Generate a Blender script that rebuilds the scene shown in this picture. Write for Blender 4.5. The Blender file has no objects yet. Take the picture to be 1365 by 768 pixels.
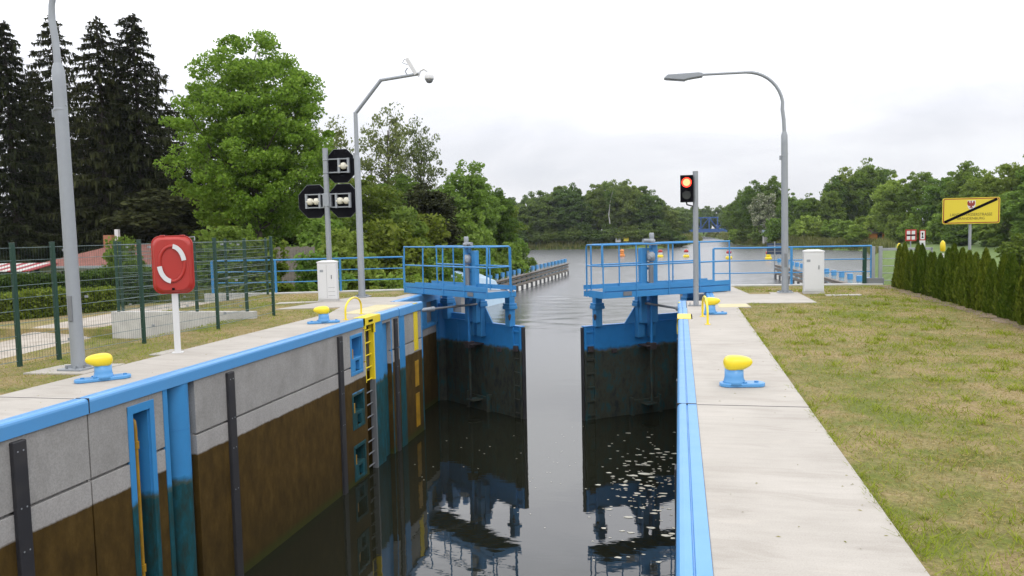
import bpy, bmesh, math, random
import numpy as np
from mathutils import Vector, Matrix
rad = math.radians
scene = bpy.context.scene
COL = scene.collection

# ------------------------------------------------------------------ camera
cam_data = bpy.data.cameras.new('camera')
cam = bpy.data.objects.new('camera', cam_data)
COL.objects.link(cam)
f_ = 1060.0
def _camera():
    vp = Vector((905-682.5, -(302-384), -f_))
    d = vp.normalized()
    up = Vector((1, .022, 0)).cross(vp).normalized()
    if up.y < 0: up = -up
    right = d.cross(up)
    R = Matrix((right, d, up))            # world = R @ cam
    cam.matrix_world = Matrix.Translation((0, 0, 2.0)) @ R.to_4x4()
_camera()
cam_data.sensor_width = 36
cam_data.lens = f_/1365*36
cam_data.clip_start = .1
cam_data.clip_end = 3000
scene.camera = cam

# ------------------------------------------------------------------ world
SUN_EL, SUN_AZ = rad(52), rad(150)     # azimuth clockwise from +Y : behind the camera, to its right
world = bpy.data.worlds.new('World'); scene.world = world
world.use_nodes = True
nt = world.node_tree; nt.nodes.clear()
def N(t, kind, **kw):
    n = t.nodes.new(kind)
    for k, v in kw.items(): setattr(n, k, v)
    return n
def math_node(t, op, a, b=None, clamp=False):
    n = N(t, 'ShaderNodeMath', operation=op); n.use_clamp = clamp
    for i, v in enumerate((a, b)):
        if v is None: continue
        if isinstance(v, (int, float)): n.inputs[i].default_value = v
        else: t.links.new(v, n.inputs[i])
    return n.outputs[0]
def ramp(t, fac, stops):
    n = N(t, 'ShaderNodeValToRGB')
    while len(n.color_ramp.elements) < len(stops): n.color_ramp.elements.new(.5)
    for e, (p, c) in zip(n.color_ramp.elements, stops):
        e.position = p; e.color = tuple(c) + ((1,) if len(c) == 3 else ())
    t.links.new(fac, n.inputs[0]); return n.outputs[0]
def mixc(t, fac, a, b, blend='MIX'):
    n = N(t, 'ShaderNodeMix', data_type='RGBA', blend_type=blend)
    for s, v in ((n.inputs[0], fac), (n.inputs[6], a), (n.inputs[7], b)):
        if isinstance(v, (int, float)): s.default_value = v
        elif isinstance(v, (tuple, list)): s.default_value = tuple(v)[:3] + (1,)
        else: t.links.new(v, s)
    return n.outputs[2]
sky = N(nt, 'ShaderNodeTexSky', sky_type='NISHITA', sun_disc=False)
sky.sun_elevation = SUN_EL; sky.sun_rotation = SUN_AZ
tc = N(nt, 'ShaderNodeTexCoord')
sep = N(nt, 'ShaderNodeSeparateXYZ'); nt.links.new(tc.outputs['Generated'], sep.inputs[0])
el = math_node(nt, 'MAXIMUM', sep.outputs[2], 0.0)
# overcast luminance: brightest in a band partway up, raised to lighten the water
lr = N(nt, 'ShaderNodeValToRGB'); nt.links.new(el, lr.inputs[0])
while len(lr.color_ramp.elements) < 5: lr.color_ramp.elements.new(.5)
for e_, (p_, v_) in zip(lr.color_ramp.elements, ((0, .445), (.10, .49), (.20, .64), (.38, 1.22), (1, .88))):
    e_.position = p_; e_.color = (v_, v_, v_, 1)
lum = math_node(nt, 'MULTIPLY', lr.outputs[0], 2.0)
mp = N(nt, 'ShaderNodeMapping'); mp.inputs['Scale'].default_value = (1.5, 1.5, 5.0)
nt.links.new(tc.outputs['Generated'], mp.inputs[0])
nz = N(nt, 'ShaderNodeTexNoise'); nz.inputs['Scale'].default_value = 2.2
nz.inputs['Detail'].default_value = 8; nz.inputs['Roughness'].default_value = .55; nz.inputs['Distortion'].default_value = .4
nt.links.new(mp.outputs[0], nz.inputs['Vector'])
cl = ramp(nt, nz.outputs[0], [(.32, (.86, .875, .93)), (.47, (.965, .972, 1.02)), (.60, (1.06, 1.07, 1.10))])
cm = N(nt, 'ShaderNodeVectorMath', operation='SCALE'); nt.links.new(cl, cm.inputs[0])
nt.links.new(math_node(nt, 'MULTIPLY', lum, 10.0), cm.inputs['Scale'])
skycol = mixc(nt, .93, sky.outputs[0], cm.outputs[0])
bg = N(nt, 'ShaderNodeBackground'); bg.inputs[1].default_value = .1
nt.links.new(skycol, bg.inputs[0])
wo = N(nt, 'ShaderNodeOutputWorld'); nt.links.new(bg.outputs[0], wo.inputs[0])

sun_d = bpy.data.lights.new('sun', 'SUN'); sun_d.energy = .6; sun_d.angle = rad(14); sun_d.color = (1, .96, .9)
sun = bpy.data.objects.new('sun', sun_d); COL.objects.link(sun)
sv = Vector((math.sin(SUN_AZ)*math.cos(SUN_EL), math.cos(SUN_AZ)*math.cos(SUN_EL), math.sin(SUN_EL)))
sun.rotation_euler = sv.to_track_quat('Z', 'Y').to_euler()

scene.view_settings.view_transform = 'Standard'
scene.view_settings.look = 'None'
scene.view_settings.exposure = 0.0
scene.view_settings.gamma = 1
scene.render.engine = 'CYCLES'
scene.cycles.max_bounces = 6
scene.cycles.transparent_max_bounces = 4

# ------------------------------------------------------------------ materials
def new_mat(name):
    m = bpy.data.materials.new(name); m.use_nodes = True
    t = m.node_tree; t.nodes.clear()
    p = N(t, 'ShaderNodeBsdfPrincipled'); o = N(t, 'ShaderNodeOutputMaterial')
    t.links.new(p.outputs[0], o.inputs[0])
    g = N(t, 'ShaderNodeNewGeometry')
    return m, t, p, g.outputs['Position'], g
def noise(t, vec, scale, detail=4, rough=.55, stretch=None, dist=0):
    if stretch:
        mpp = N(t, 'ShaderNodeMapping'); mpp.inputs['Scale'].default_value = stretch
        t.links.new(vec, mpp.inputs[0]); vec = mpp.outputs[0]
    n = N(t, 'ShaderNodeTexNoise'); n.inputs['Scale'].default_value = scale
    n.inputs['Detail'].default_value = detail; n.inputs['Roughness'].default_value = rough
    n.inputs['Distortion'].default_value = dist
    t.links.new(vec, n.inputs['Vector']); return n.outputs[0]
def bump(t, p, h, strength=.3, dist=.01):
    b = N(t, 'ShaderNodeBump'); b.inputs['Strength'].default_value = strength; b.inputs['Distance'].default_value = dist
    t.links.new(h, b.inputs['Height']); t.links.new(b.outputs[0], p.inputs['Normal'])
def zof(t, pos):
    s = N(t, 'ShaderNodeSeparateXYZ'); t.links.new(pos, s.inputs[0]); return s.outputs

def painted(name, col, rough=.38, metal=0, dirt=.25, dirtcol=None, slime=None, scale=3.0, dark_slime=False):
    m, t, p, pos, g = new_mat(name)
    n1 = noise(t, pos, scale, 6, .65)
    n2 = noise(t, pos, 24, 3)
    dc = dirtcol or tuple(c*.6 for c in col)
    c = mixc(t, math_node(t, 'MULTIPLY', ramp(t, n1, [(.42, (0, 0, 0)), (.75, (1, 1, 1))]), dirt), col, dc)
    c = mixc(t, math_node(t, 'MULTIPLY', n2, .12), c, tuple(min(1, x*1.25+.004) for x in col))
    if slime is not None:         # growth below the high-water mark
        z = zof(t, pos)[2]
        zz = math_node(t, 'ADD', z, math_node(t, 'MULTIPLY', math_node(t, 'SUBTRACT', noise(t, pos, 5, 5), .5), .25))
        k = N(t, 'ShaderNodeMapRange'); k.inputs[1].default_value = slime+.05; k.inputs[2].default_value = slime-.06
        t.links.new(zz, k.inputs[0])
        sl = ramp(t, noise(t, pos, 7, 6, .7, (1, 1, .35)), [(.35, (.024, .032, .012)), (.55, (.014, .06, .06)), (.75, (.018, .10, .14))])
        if dark_slime:
            sl = ramp(t, noise(t, pos, 4, 7, .75, (1, 1, .5)), [(.35, (.021, .019, .006)), (.50, (.048, .041, .012)), (.62, (.018, .050, .044)), (.80, (.085, .075, .034))])
        c = mixc(t, math_node(t, 'MULTIPLY', k.outputs[0], .95), c, sl)
        t.links.new(math_node(t, 'SUBTRACT', .5, math_node(t, 'MULTIPLY', k.outputs[0], .47)), p.inputs['Specular IOR Level'])
        edge = N(t, 'ShaderNodeMapRange'); edge.inputs[1].default_value = slime-.10; edge.inputs[2].default_value = slime+.0
        t.links.new(zz, edge.inputs[0])
        ed = math_node(t, 'MULTIPLY', edge.outputs[0], math_node(t, 'SUBTRACT', 1.0, edge.outputs[0]))
        c = mixc(t, math_node(t, 'MULTIPLY', ed, 1.6), c, (.10, .10, .06))
    t.links.new(c, p.inputs['Base Color'])
    p.inputs['Roughness'].default_value = rough; p.inputs['Metallic'].default_value = metal
    rr = math_node(t, 'ADD', math_node(t, 'MULTIPLY', n1, .25), rough-.1)
    t.links.new(rr, p.inputs['Roughness'])
    bump(t, p, n2, .08, .004)
    return m
M = {}
M['blue'] = painted('blue_paint', (.040, .225, .49), slime=-1.62)  # darker than the coping: weaker light on upright faces put into the colour
M['blue_top'] = painted('blue_paint_lit', (.085, .28, .56), rough=.30, dirt=.3, dirtcol=(.09, .24, .44))  # same blue made paler, sky light on upward faces put into the colour
M['blue_wet'] = painted('blue_paint_gate', (.022, .20, .50), slime=-1.62, dirt=.4, dark_slime=True)
M['yellow'] = painted('yellow_paint', (.78, .60, .02), rough=.35, dirtcol=(.50, .36, .02))
M['yellow_wet'] = painted('yellow_paint_wet', (.36, .20, .008), rough=.5, dirt=.8, dirtcol=(.12, .065, .008))
M['galv'] = painted('galvanised_steel', (.29, .31, .33), rough=.5, metal=.35, dirt=.5, dirtcol=(.26, .28, .30), scale=9)
M['galv_dark'] = painted('dull_steel', (.20, .21, .22), rough=.5, metal=.4)
M['white'] = painted('white_plastic', (.60, .60, .60), rough=.45, dirt=.2, dirtcol=(.55, .55, .52))
M['green'] = painted('dark_green_steel', (.008, .042, .027), rough=.4, dirt=.2)
M['wire'] = painted('coated_wire', (.018, .045, .035), rough=.35, dirt=.2)
M['wire_light'] = painted('wire_painted_glint', (.13, .18, .18), rough=.3, dirt=.2)  # paler copy of the coated wire, its highlights put into the colour
M['black'] = painted('black_rubber', (.018, .018, .022), rough=.55, dirt=.4, dirtcol=(.05, .045, .04))
M['board_black'] = painted('black_board', (.004, .004, .006), rough=.85, dirt=.3, dirtcol=(.02, .02, .022))
for _m in ('board_black',):
    for _n in M[_m].node_tree.nodes:
        if _n.type == 'BSDF_PRINCIPLED': _n.inputs['Specular IOR Level'].default_value = .08
M['red'] = painted('red_plastic', (.38, .026, .018), rough=.35, dirt=.15)
M['red_dark'] = painted('dark_red', (.25, .03, .02), rough=.5)
M['cream'] = painted('cream_insulator', (.66, .63, .52), rough=.3, dirt=.1)
M['wood'] = painted('weathered_wood', (.19, .165, .14), rough=.8, dirt=.7, dirtcol=(.09, .08, .07), scale=6)
M['orange'] = painted('orange_paint', (.66, .24, .05), rough=.6)
M['white_board'] = painted('white_board', (.75, .74, .70), rough=.5, dirt=.3, dirtcol=(.45, .43, .38))
M['sign_yellow'] = painted('sign_yellow', (.62, .50, .03), rough=.4, dirt=.1)
M['sign_text'] = painted('sign_text_olive', (.11, .09, .01), rough=.5)
M['bluegrey'] = painted('blue_grey_plastic', (.30, .42, .52), rough=.4)
M['bridge_blue'] = painted('bridge_blue', (.025, .08, .24), rough=.5)
M['brick'] = painted('chimney_brick', (.30, .13, .07), rough=.8)
M['plaster'] = painted('plaster', (.50, .49, .46), rough=.85, dirt=.5)
M['roof_grey'] = painted('grey_roof', (.14, .17, .20), rough=.7)
M['cloth_red'] = painted('red_cloth', (.28, .045, .05), rough=.8)
M['dark_glass'] = painted('dark_window', (.02, .025, .03), rough=.1)
M['ornage_wall'] = painted('orange_wood_wall', (.50, .19, .04), rough=.8, dirt=.5)
M['rust'] = painted('rust_brown', (.035, .026, .028), rough=.7)

def mat_concrete():
    m, t, p, pos, g = new_mat('wall_concrete')
    n1 = noise(t, pos, 1.3, 8, .65); n2 = noise(t, pos, 45, 3, .6); n3 = noise(t, pos, 3.0, 6, .6, (1, 1, .18))
    c = ramp(t, n1, [(.3, (.235, .227, .215)), (.7, (.335, .325, .31))])
    z = zof(t, pos)[2]
    # the band below the first joint is cast smoother and paler
    k0 = N(t, 'ShaderNodeMapRange'); k0.inputs[1].default_value = -1.02; k0.inputs[2].default_value = -1.05
    t.links.new(z, k0.inputs[0])
    c = mixc(t, math_node(t, 'MULTIPLY', k0.outputs[0], .5), c, (.375, .36, .345))
    speck = ramp(t, n2, [(.36, (.72, .72, .72)), (.6, (1.1, 1.1, 1.1))])
    c = mixc(t, .5, c, speck, 'MULTIPLY')
    c = mixc(t, math_node(t, 'MULTIPLY', ramp(t, n3, [(.5, (0, 0, 0)), (.75, (1, 1, 1))]), .35), c, (.20, .195, .18))
    zz = math_node(t, 'ADD', z, math_node(t, 'MULTIPLY', math_node(t, 'SUBTRACT', n1, .5), .12))
    k = N(t, 'ShaderNodeMapRange'); k.inputs[1].default_value = -1.345; k.inputs[2].default_value = -1.375
    t.links.new(zz, k.inputs[0])
    br = ramp(t, noise(t, pos, 4.5, 8, .7, (1, 1, .5)), [(.3, (.034, .020, .004)), (.55, (.064, .038, .008)), (.8, (.10, .062, .016))])
    k2 = N(t, 'ShaderNodeMapRange'); k2.inputs[1].default_value = -2.6; k2.inputs[2].default_value = -3.7
    t.links.new(z, k2.inputs[0])
    br = mixc(t, math_node(t, 'MULTIPLY', k2.outputs[0], .45), br, (.024, .020, .006))
    c = mixc(t, k.outputs[0], c, br)
    k3 = N(t, 'ShaderNodeMapRange'); k3.inputs[1].default_value = -3.55; k3.inputs[2].default_value = -3.68
    t.links.new(zz, k3.inputs[0])
    c = mixc(t, math_node(t, 'MULTIPLY', k3.outputs[0], .6), c, (.03, .045, .008))
    t.links.new(c, p.inputs['Base Color']); p.inputs['Roughness'].default_value = .85; p.inputs['Specular IOR Level'].default_value = .15
    bump(t, p, math_node(t, 'ADD', n2, n1), .35, .006)
    return m
M['concrete'] = mat_concrete()
def mat_pavement():
    m, t, p, pos, g = new_mat('quay_concrete')
    n1 = noise(t, pos, .9, 7, .6); n2 = noise(t, pos, 13, 5, .65, (.16, 1, 1)); n3 = noise(t, pos, 90, 2)
    n4 = noise(t, pos, 1.6, 5, .6, (.45, 1.8, 1), dist=1.2)
    c = ramp(t, n1, [(.32, (.35, .322, .283)), (.68, (.425, .395, .352))])
    c = mixc(t, .75, c, ramp(t, n2, [(.33, (.93, .925, .92)), (.64, (1.04, 1.04, 1.04))]), 'MULTIPLY')
    c = mixc(t, .7, c, ramp(t, n4, [(.40, (.88, .87, .86)), (.48, (1, 1, 1)), (.60, (1.0, 1.0, 1.0)), (.66, (1.07, 1.06, 1.05))]), 'MULTIPLY')
    c = mixc(t, .6, c, ramp(t, n3, [(.3, (.85, .84, .82)), (.6, (1.05, 1.05, 1.05))]), 'MULTIPLY')
    t.links.new(c, p.inputs['Base Color']); p.inputs['Roughness'].default_value = .8
    bump(t, p, n2, .35, .004)
    return m
M['pavement'] = mat_pavement()
def mat_plain_conc(name, a, b):
    m, t, p, pos, g = new_mat(name)
    n1 = noise(t, pos, 2.0, 8, .65); n2 = noise(t, pos, 60, 2)
    c = mixc(t, .6, ramp(t, n1, [(.35, a), (.65, b)]), ramp(t, n2, [(.3, (.8, .8, .8)), (.6, (1.05, 1.05, 1.05))]), 'MULTIPLY')
    t.links.new(c, p.inputs['Base Color']); p.inputs['Roughness'].default_value = .85
    bump(t, p, n2, .3, .004); return m
M['precast'] = mat_plain_conc('precast_concrete', (.40, .39, .37), (.52, .51, .48))
M['tactile'] = mat_plain_conc('faded_yellow_band', (.50, .44, .26), (.56, .50, .30))
M['sand'] = mat_plain_conc('sandy_path', (.30, .26, .21), (.44, .39, .33))

def mat_lawn():
    m, t, p, pos, g = new_mat('lawn')
    big = noise(t, pos, .35, 5, .6); mid = noise(t, pos, 1.6, 6, .7, dist=.6); fine = noise(t, pos, 30, 4, .8)
    xyz = zof(t, pos)
    far = N(t, 'ShaderNodeMapRange'); far.inputs[1].default_value = 26; far.inputs[2].default_value = 45
    t.links.new(xyz[1], far.inputs[0])
    dry = math_node(t, 'ADD', math_node(t, 'MULTIPLY', big, .9), math_node(t, 'MULTIPLY', mid, .9))
    k = N(t, 'ShaderNodeMapRange'); k.inputs[1].default_value = .76; k.inputs[2].default_value = 1.0
    t.links.new(dry, k.inputs[0])
    straw = ramp(t, fine, [(.3, (.15, .10, .04)), (.52, (.28, .21, .09)), (.75, (.42, .325, .165))])
    green = ramp(t, fine, [(.3, (.07, .085, .008)), (.55, (.135, .155, .016)), (.8, (.20, .215, .035))])
    c = mixc(t, k.outputs[0], green, straw)
    meadow = ramp(t, mid, [(.35, (.075, .125, .022)), (.65, (.125, .185, .036))])
    c = mixc(t, far.outputs[0], c, meadow)
    t.links.new(c, p.inputs['Base Color']); p.inputs['Roughness'].default_value = .95
    bump(t, p, fine, .8, .03)
    return m
M['lawn'] = mat_lawn()
def mat_water():
    m, t, p, pos, g = new_mat('water')
    xyz = zof(t, pos)
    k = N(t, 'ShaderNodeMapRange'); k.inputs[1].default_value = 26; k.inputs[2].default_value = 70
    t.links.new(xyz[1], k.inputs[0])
    n1 = noise(t, pos, 1.1, 3, .5, (.55, 1.3, 1)); n2 = noise(t, pos, 5.0, 3, .5, (.5, 1.2, 1)); n3 = noise(t, pos, .08, 3, .5, (.3, 1, 1))
    h = math_node(t, 'ADD', n1, math_node(t, 'MULTIPLY', n2, .22))
    wind = ramp(t, n3, [(.38, (.35, .35, .35)), (.6, (1, 1, 1))])
    amp = math_node(t, 'ADD', math_node(t, 'MULTIPLY', math_node(t, 'MULTIPLY', k.outputs[0], .3), wind), .05)
    h = math_node(t, 'MULTIPLY', h, amp)
    b = N(t, 'ShaderNodeBump'); b.inputs['Strength'].default_value = .5; b.inputs['Distance'].default_value = .14
    t.links.new(h, b.inputs['Height']); t.links.new(b.outputs[0], p.inputs['Normal'])
    t.links.new(mixc(t, k.outputs[0], (.012, .013, .008), (.115, .12, .125)), p.inputs['Base Color'])  # lake base colour paler: murk plus reflected sky put into the colour
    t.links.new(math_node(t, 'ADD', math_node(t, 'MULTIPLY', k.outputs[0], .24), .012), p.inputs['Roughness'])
    p.inputs['IOR'].default_value = 1.47
    return m
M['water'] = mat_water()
def mat_leaf(name, c1, c2, c3, trans=.35, rough=.5):
    m, t, p, pos, g = new_mat(name)
    oi = N(t, 'ShaderNodeObjectInfo')
    r = g.outputs['Random Per Island']
    n1 = noise(t, pos, .35, 2)
    f = math_node(t, 'ADD', math_node(t, 'MULTIPLY', r, .6), math_node(t, 'MULTIPLY', n1, .4))
    c = ramp(t, f, [(.15, c1), (.5, c2), (.85, c3)])
    hs = N(t, 'ShaderNodeHueSaturation'); t.links.new(c, hs.inputs['Color'])
    t.links.new(math_node(t, 'ADD', math_node(t, 'MULTIPLY', oi.outputs['Random'], .45), .78), hs.inputs['Value'])
    t.links.new(math_node(t, 'ADD', math_node(t, 'MULTIPLY', oi.outputs['Random'], -.035), .515), hs.inputs['Hue'])
    t.links.new(hs.outputs[0], p.inputs['Base Color'])
    p.inputs['Roughness'].default_value = rough; p.inputs['Specular IOR Level'].default_value = .07
    tr = N(t, 'ShaderNodeBsdfTranslucent'); t.links.new(hs.outputs[0], tr.inputs[0])
    mx = N(t, 'ShaderNodeMixShader'); mx.inputs[0].default_value = trans
    t.links.new(p.outputs[0], mx.inputs[1]); t.links.new(tr.outputs[0], mx.inputs[2])
    out = [n for n in t.nodes if n.type == 'OUTPUT_MATERIAL'][0]
    t.links.new(mx.outputs[0], out.inputs[0])
    return m
M['leaf_maple'] = mat_leaf('maple_leaves', (.085, .175, .018), (.15, .28, .032), (.24, .38, .06), .5)
M['leaf_mid'] = mat_leaf('broad_leaves', (.095, .155, .022), (.15, .23, .036), (.215, .30, .06), .5)
M['leaf_far'] = mat_leaf('far_leaves', (.095, .150, .035), (.140, .205, .050), (.19, .26, .07), .5)
M['leaf_olive'] = mat_leaf('olive_leaves', (.085, .135, .014), (.135, .185, .022), (.19, .24, .04), .4)
M['leaf_bright'] = mat_leaf('bright_leaves', (.13, .21, .028), (.20, .31, .05), (.29, .40, .09), .5)
M['leaf_spruce'] = mat_leaf('spruce_needles', (.026, .031, .011), (.052, .060, .021), (.085, .092, .036), .25, .7)
M['leaf_thuja'] = mat_leaf('thuja_foliage', (.045, .080, .007), (.090, .135, .012), (.15, .19, .025), .15, .6)
M['leaf_sparse'] = mat_leaf('young_leaves', (.10, .13, .04), (.16, .20, .06), (.23, .26, .09), .4)
M['blossom'] = mat_leaf('chestnut_blossom', (.07, .12, .03), (.24, .27, .14), (.58, .56, .44), .3)
M['leaf_reed'] = mat_leaf('reed_leaves', (.10, .12, .03), (.20, .21, .06), (.33, .30, .13), .3, .8)
M['blade'] = mat_leaf('grass_blades', (.20, .18, .035), (.34, .265, .09), (.52, .41, .20), .3, .9)
M['blade_green'] = mat_leaf('green_blades', (.14, .20, .014), (.21, .27, .022), (.30, .34, .05), .3, .9)
M['leaf_hedge'] = mat_leaf('hedge_leaves', (.030, .058, .010), (.055, .095, .016), (.09, .14, .025), .25)
M['leaf_red'] = mat_leaf('copper_leaves', (.12, .05, .02), (.20, .08, .03), (.16, .13, .03), .3)
def mat_bark(name, a, b):
    m, t, p, pos, g = new_mat(name)
    n1 = noise(t, pos, 6, 6, .7, (1, 1, .25))
    t.links.new(ramp(t, n1, [(.35, a), (.65, b)]), p.inputs['Base Color']); p.inputs['Roughness'].default_value = .9
    bump(t, p, n1, .6, .03); return m
M['bark'] = mat_bark('bark', (.035, .028, .02), (.11, .09, .07))
M['bark_pale'] = mat_bark('pale_bark', (.22, .21, .19), (.55, .54, .50))
def mat_roof():
    m, t, p, pos, g = new_mat('roof_tiles')
    w = N(t, 'ShaderNodeTexWave'); w.wave_type = 'BANDS'; w.bands_direction = 'X'; w.inputs['Scale'].default_value = 3.3
    w.inputs['Distortion'].default_value = .4
    t.links.new(pos, w.inputs['Vector'])
    n1 = noise(t, pos, 3, 5, .7)
    c = ramp(t, n1, [(.3, (.17, .060, .045)), (.7, (.28, .115, .085))])
    c = mixc(t, .4, c, ramp(t, w.outputs[0], [(.0, (.55, .55, .55)), (.5, (1, 1, 1))]), 'MULTIPLY')
    t.links.new(c, p.inputs['Base Color']); p.inputs['Roughness'].default_value = .8
    bump(t, p, w.outputs[0], .5, .03)
    return m
M['roof'] = mat_roof()
def mat_emit(name, col, s, base=(.3, .02, .01)):
    m, t, p, pos, g = new_mat(name)
    p.inputs['Base Color'].default_value = base + (1,)
    p.inputs['Emission Color'].default_value = col + (1,); p.inputs['Emission Strength'].default_value = s
    return m
M['red_lit'] = mat_emit('lit_red_lens', (1.0, .045, .02), 2.4)
M['red_core'] = mat_emit('lit_red_lamp', (1.0, .34, .14), 2.6)
M['lens_dark'] = painted('dark_lens', (.03, .035, .03), rough=.15)

# ------------------------------------------------------------------ mesh helpers
class MB:
    def __init__(s): s.v = []; s.f = []; s.s = []
    def add(s, vs, fs, smooth=False):
        o = len(s.v); s.v += [tuple(v) for v in vs]
        s.f += [tuple(i+o for i in f) for f in fs]; s.s += [smooth]*len(fs)
        return s
    def box(s, a, b, rz=0, c=None):
        x0, x1 = sorted((a[0], b[0])); y0, y1 = sorted((a[1], b[1])); z0, z1 = sorted((a[2], b[2]))
        vs = [(x, y, z) for z in (z0, z1) for x, y in ((x0, y0), (x1, y0), (x1, y1), (x0, y1))]
        if rz:
            cx, cy = c if c else ((x0+x1)/2, (y0+y1)/2); cs, sn = math.cos(rz), math.sin(rz)
            vs = [(cx+(x-cx)*cs-(y-cy)*sn, cy+(x-cx)*sn+(y-cy)*cs, z) for x, y, z in vs]
        return s.add(vs, [(0, 3, 2, 1), (4, 5, 6, 7), (0, 1, 5, 4), (1, 2, 6, 5), (2, 3, 7, 6), (3, 0, 4, 7)])
    def tube(s, pts, r, n=10, caps=True, smooth=True):
        pts = [Vector(p) for p in pts]
        rs = r if isinstance(r, (list, tuple)) else [r]*len(pts)
        rings = []; prev = None
        for i, p in enumerate(pts):
            if i == 0: d = pts[1]-p
            elif i == len(pts)-1: d = p-pts[i-1]
            else: d = (pts[i+1]-p).normalized()+(p-pts[i-1]).normalized()
            d.normalize()
            if prev is None:
                a = Vector((0, 0, 1)) if abs(d.z) < .9 else Vector((1, 0, 0))
                u = d.cross(a).normalized()
            else:
                u = (prev-d*prev.dot(d)).normalized()
            prev = u; w = d.cross(u)
            rings.append([p+(u*math.cos(2*math.pi*k/n)+w*math.sin(2*math.pi*k/n))*rs[i] for k in range(n)])
        vs = [v for q in rings for v in q]; fs = []
        for i in range(len(pts)-1):
            for k in range(n):
                fs.append((i*n+k, i*n+(k+1) % n, (i+1)*n+(k+1) % n, (i+1)*n+k))
        s.add(vs, fs, smooth)
        if caps:
            s.add([v for v in rings[0]], [tuple(range(n))[::-1]]); s.add([v for v in rings[-1]], [tuple(range(n))])
        return s
    def lathe(s, prof, c=(0, 0, 0), n=20, sx=1, sy=1, rz=0, smooth=True):
        vs = []; fs = []
        cs, sn = math.cos(rz), math.sin(rz)
        for r, z in prof:
            for k in range(n):
                a = 2*math.pi*k/n; x, y = r*math.cos(a)*sx, r*math.sin(a)*sy
                vs.append((c[0]+x*cs-y*sn, c[1]+x*sn+y*cs, c[2]+z))
        for i in range(len(prof)-1):
            for k in range(n):
                fs.append((i*n+k, i*n+(k+1) % n, (i+1)*n+(k+1) % n, (i+1)*n+k))
        fs.append(tuple(range(n))[::-1]); fs.append(tuple(range((len(prof)-1)*n, len(prof)*n)))
        return s.add(vs, fs, smooth)
    def prism(s, poly, a, b, axis='z'):
        # poly in the two other axes, extruded from a to b along axis
        def P(u, v, w):
            return {'z': (u, v, w), 'y': (u, w, v), 'x': (w, u, v)}[axis]
        n = len(poly)
        area = sum(poly[i][0]*poly[(i+1) % n][1]-poly[(i+1) % n][0]*poly[i][1] for i in range(n))
        if area < 0: poly = poly[::-1]
        lo, hi = min(a, b), max(a, b)
        vs = [P(u, v, lo) for u, v in poly]+[P(u, v, hi) for u, v in poly]
        fs = [tuple(range(n))[::-1], tuple(range(n, 2*n))]+[(i, (i+1) % n, (i+1) % n+n, i+n) for i in range(n)]
        if axis == 'y': fs = [f[::-1] for f in fs]
        return s.add(vs, fs)
    def build(s, name, mat, parent=None, bevel=0, loc=None, seg=2):
        me = bpy.data.meshes.new(name); me.from_pydata(s.v, [], s.f); me.update()
        me.polygons.foreach_set('use_smooth', s.s)
        me.materials.append(M[mat] if isinstance(mat, str) else mat)
        o = bpy.data.objects.new(name, me); COL.objects.link(o)
        if parent: o.parent = parent
        if loc: o.location = loc
        if bevel:
            b = o.modifiers.new('bevel', 'BEVEL'); b.width = bevel; b.segments = seg; b.limit_method = 'ANGLE'
            b.angle_limit = rad(40)
        return o
def tag(o, label=None, cat=None, group=None, kind=None):
    if label: o['label'] = label
    if cat: o['category'] = cat
    if group: o['group'] = group
    if kind: o['kind'] = kind
    return o
def thing(name, label, cat, loc=(0, 0, 0), rz=0, group=None):
    o = bpy.data.objects.new(name, None); COL.objects.link(o)
    o.location = loc; o.rotation_euler = (0, 0, rz); o.empty_display_size = .2
    return tag(o, label, cat, group)
def copy_tree(o, parent=None):
    c = o.copy(); COL.objects.link(c)
    if parent: c.parent = parent
    for ch in list(o.children): copy_tree(ch, c)
    return c
def structure(o): o['kind'] = 'structure'; return o
def quads_mesh(name, V, mat, smooth=False):
    V = np.asarray(V, dtype=np.float32).reshape(-1, 4, 3); n = len(V)
    me = bpy.data.meshes.new(name)
    me.vertices.add(n*4); me.vertices.foreach_set('co', V.ravel())
    me.loops.add(n*4); me.loops.foreach_set('vertex_index', np.arange(n*4, dtype=np.int32))
    me.polygons.add(n); me.polygons.foreach_set('loop_start', np.arange(0, n*4, 4, dtype=np.int32))
    me.polygons.foreach_set('loop_total', np.full(n, 4, dtype=np.int32))
    me.update(calc_edges=True); me.materials.append(M[mat])
    return me
def mesh_obj(name, me, parent=None):
    o = bpy.data.objects.new(name, me); COL.objects.link(o)
    if parent: o.parent = parent
    return o
# ------------------------------------------------------------------ terrain and water
WZ = -3.75
WPOLY = np.array([(-11.0, 26.2), (-14.0, 30), (-16.2, 50), (-17.4, 70), (-18.0, 95), (-23, 108), (-45, 130), (-75, 165), (-90, 195),
    (-51, 217), (-40, 224), (-2, 219), (3, 255), (9.5, 332), (7, 460), (14, 460), (17.5, 332), (16.5, 248), (23, 197), (37, 172),
    (31, 140), (22, 100), (13.2, 60), (8.7, 40), (6.5, 29.5), (6.1, 27.0)])
def poly_dist(x, y):
    P = WPOLY; Q = np.roll(P, -1, 0)
    d = np.full(x.shape, 1e9); ins = np.zeros(x.shape, bool)
    for (ax, ay), (bx, by) in zip(P, Q):
        ex, ey = bx-ax, by-ay
        t = np.clip(((x-ax)*ex+(y-ay)*ey)/(ex*ex+ey*ey), 0, 1)
        d = np.minimum(d, np.hypot(x-ax-t*ex, y-ay-t*ey))
        c = ((ay > y) != (by > y)) & (x < (bx-ax)*(y-ay)/(by-ay+1e-12)+ax)
        ins ^= c
    return np.where(ins, -d, d)
YLX = [-60, -16, -13.7, -9.4, -8.7, 1.4, 6.1, 60]; YLY = [25.0, 25.0, 25.15, 26.55, 27.2, 27.35, 27.6, 27.6]
def yl(x): return np.interp(x, YLX, YLY)
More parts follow.
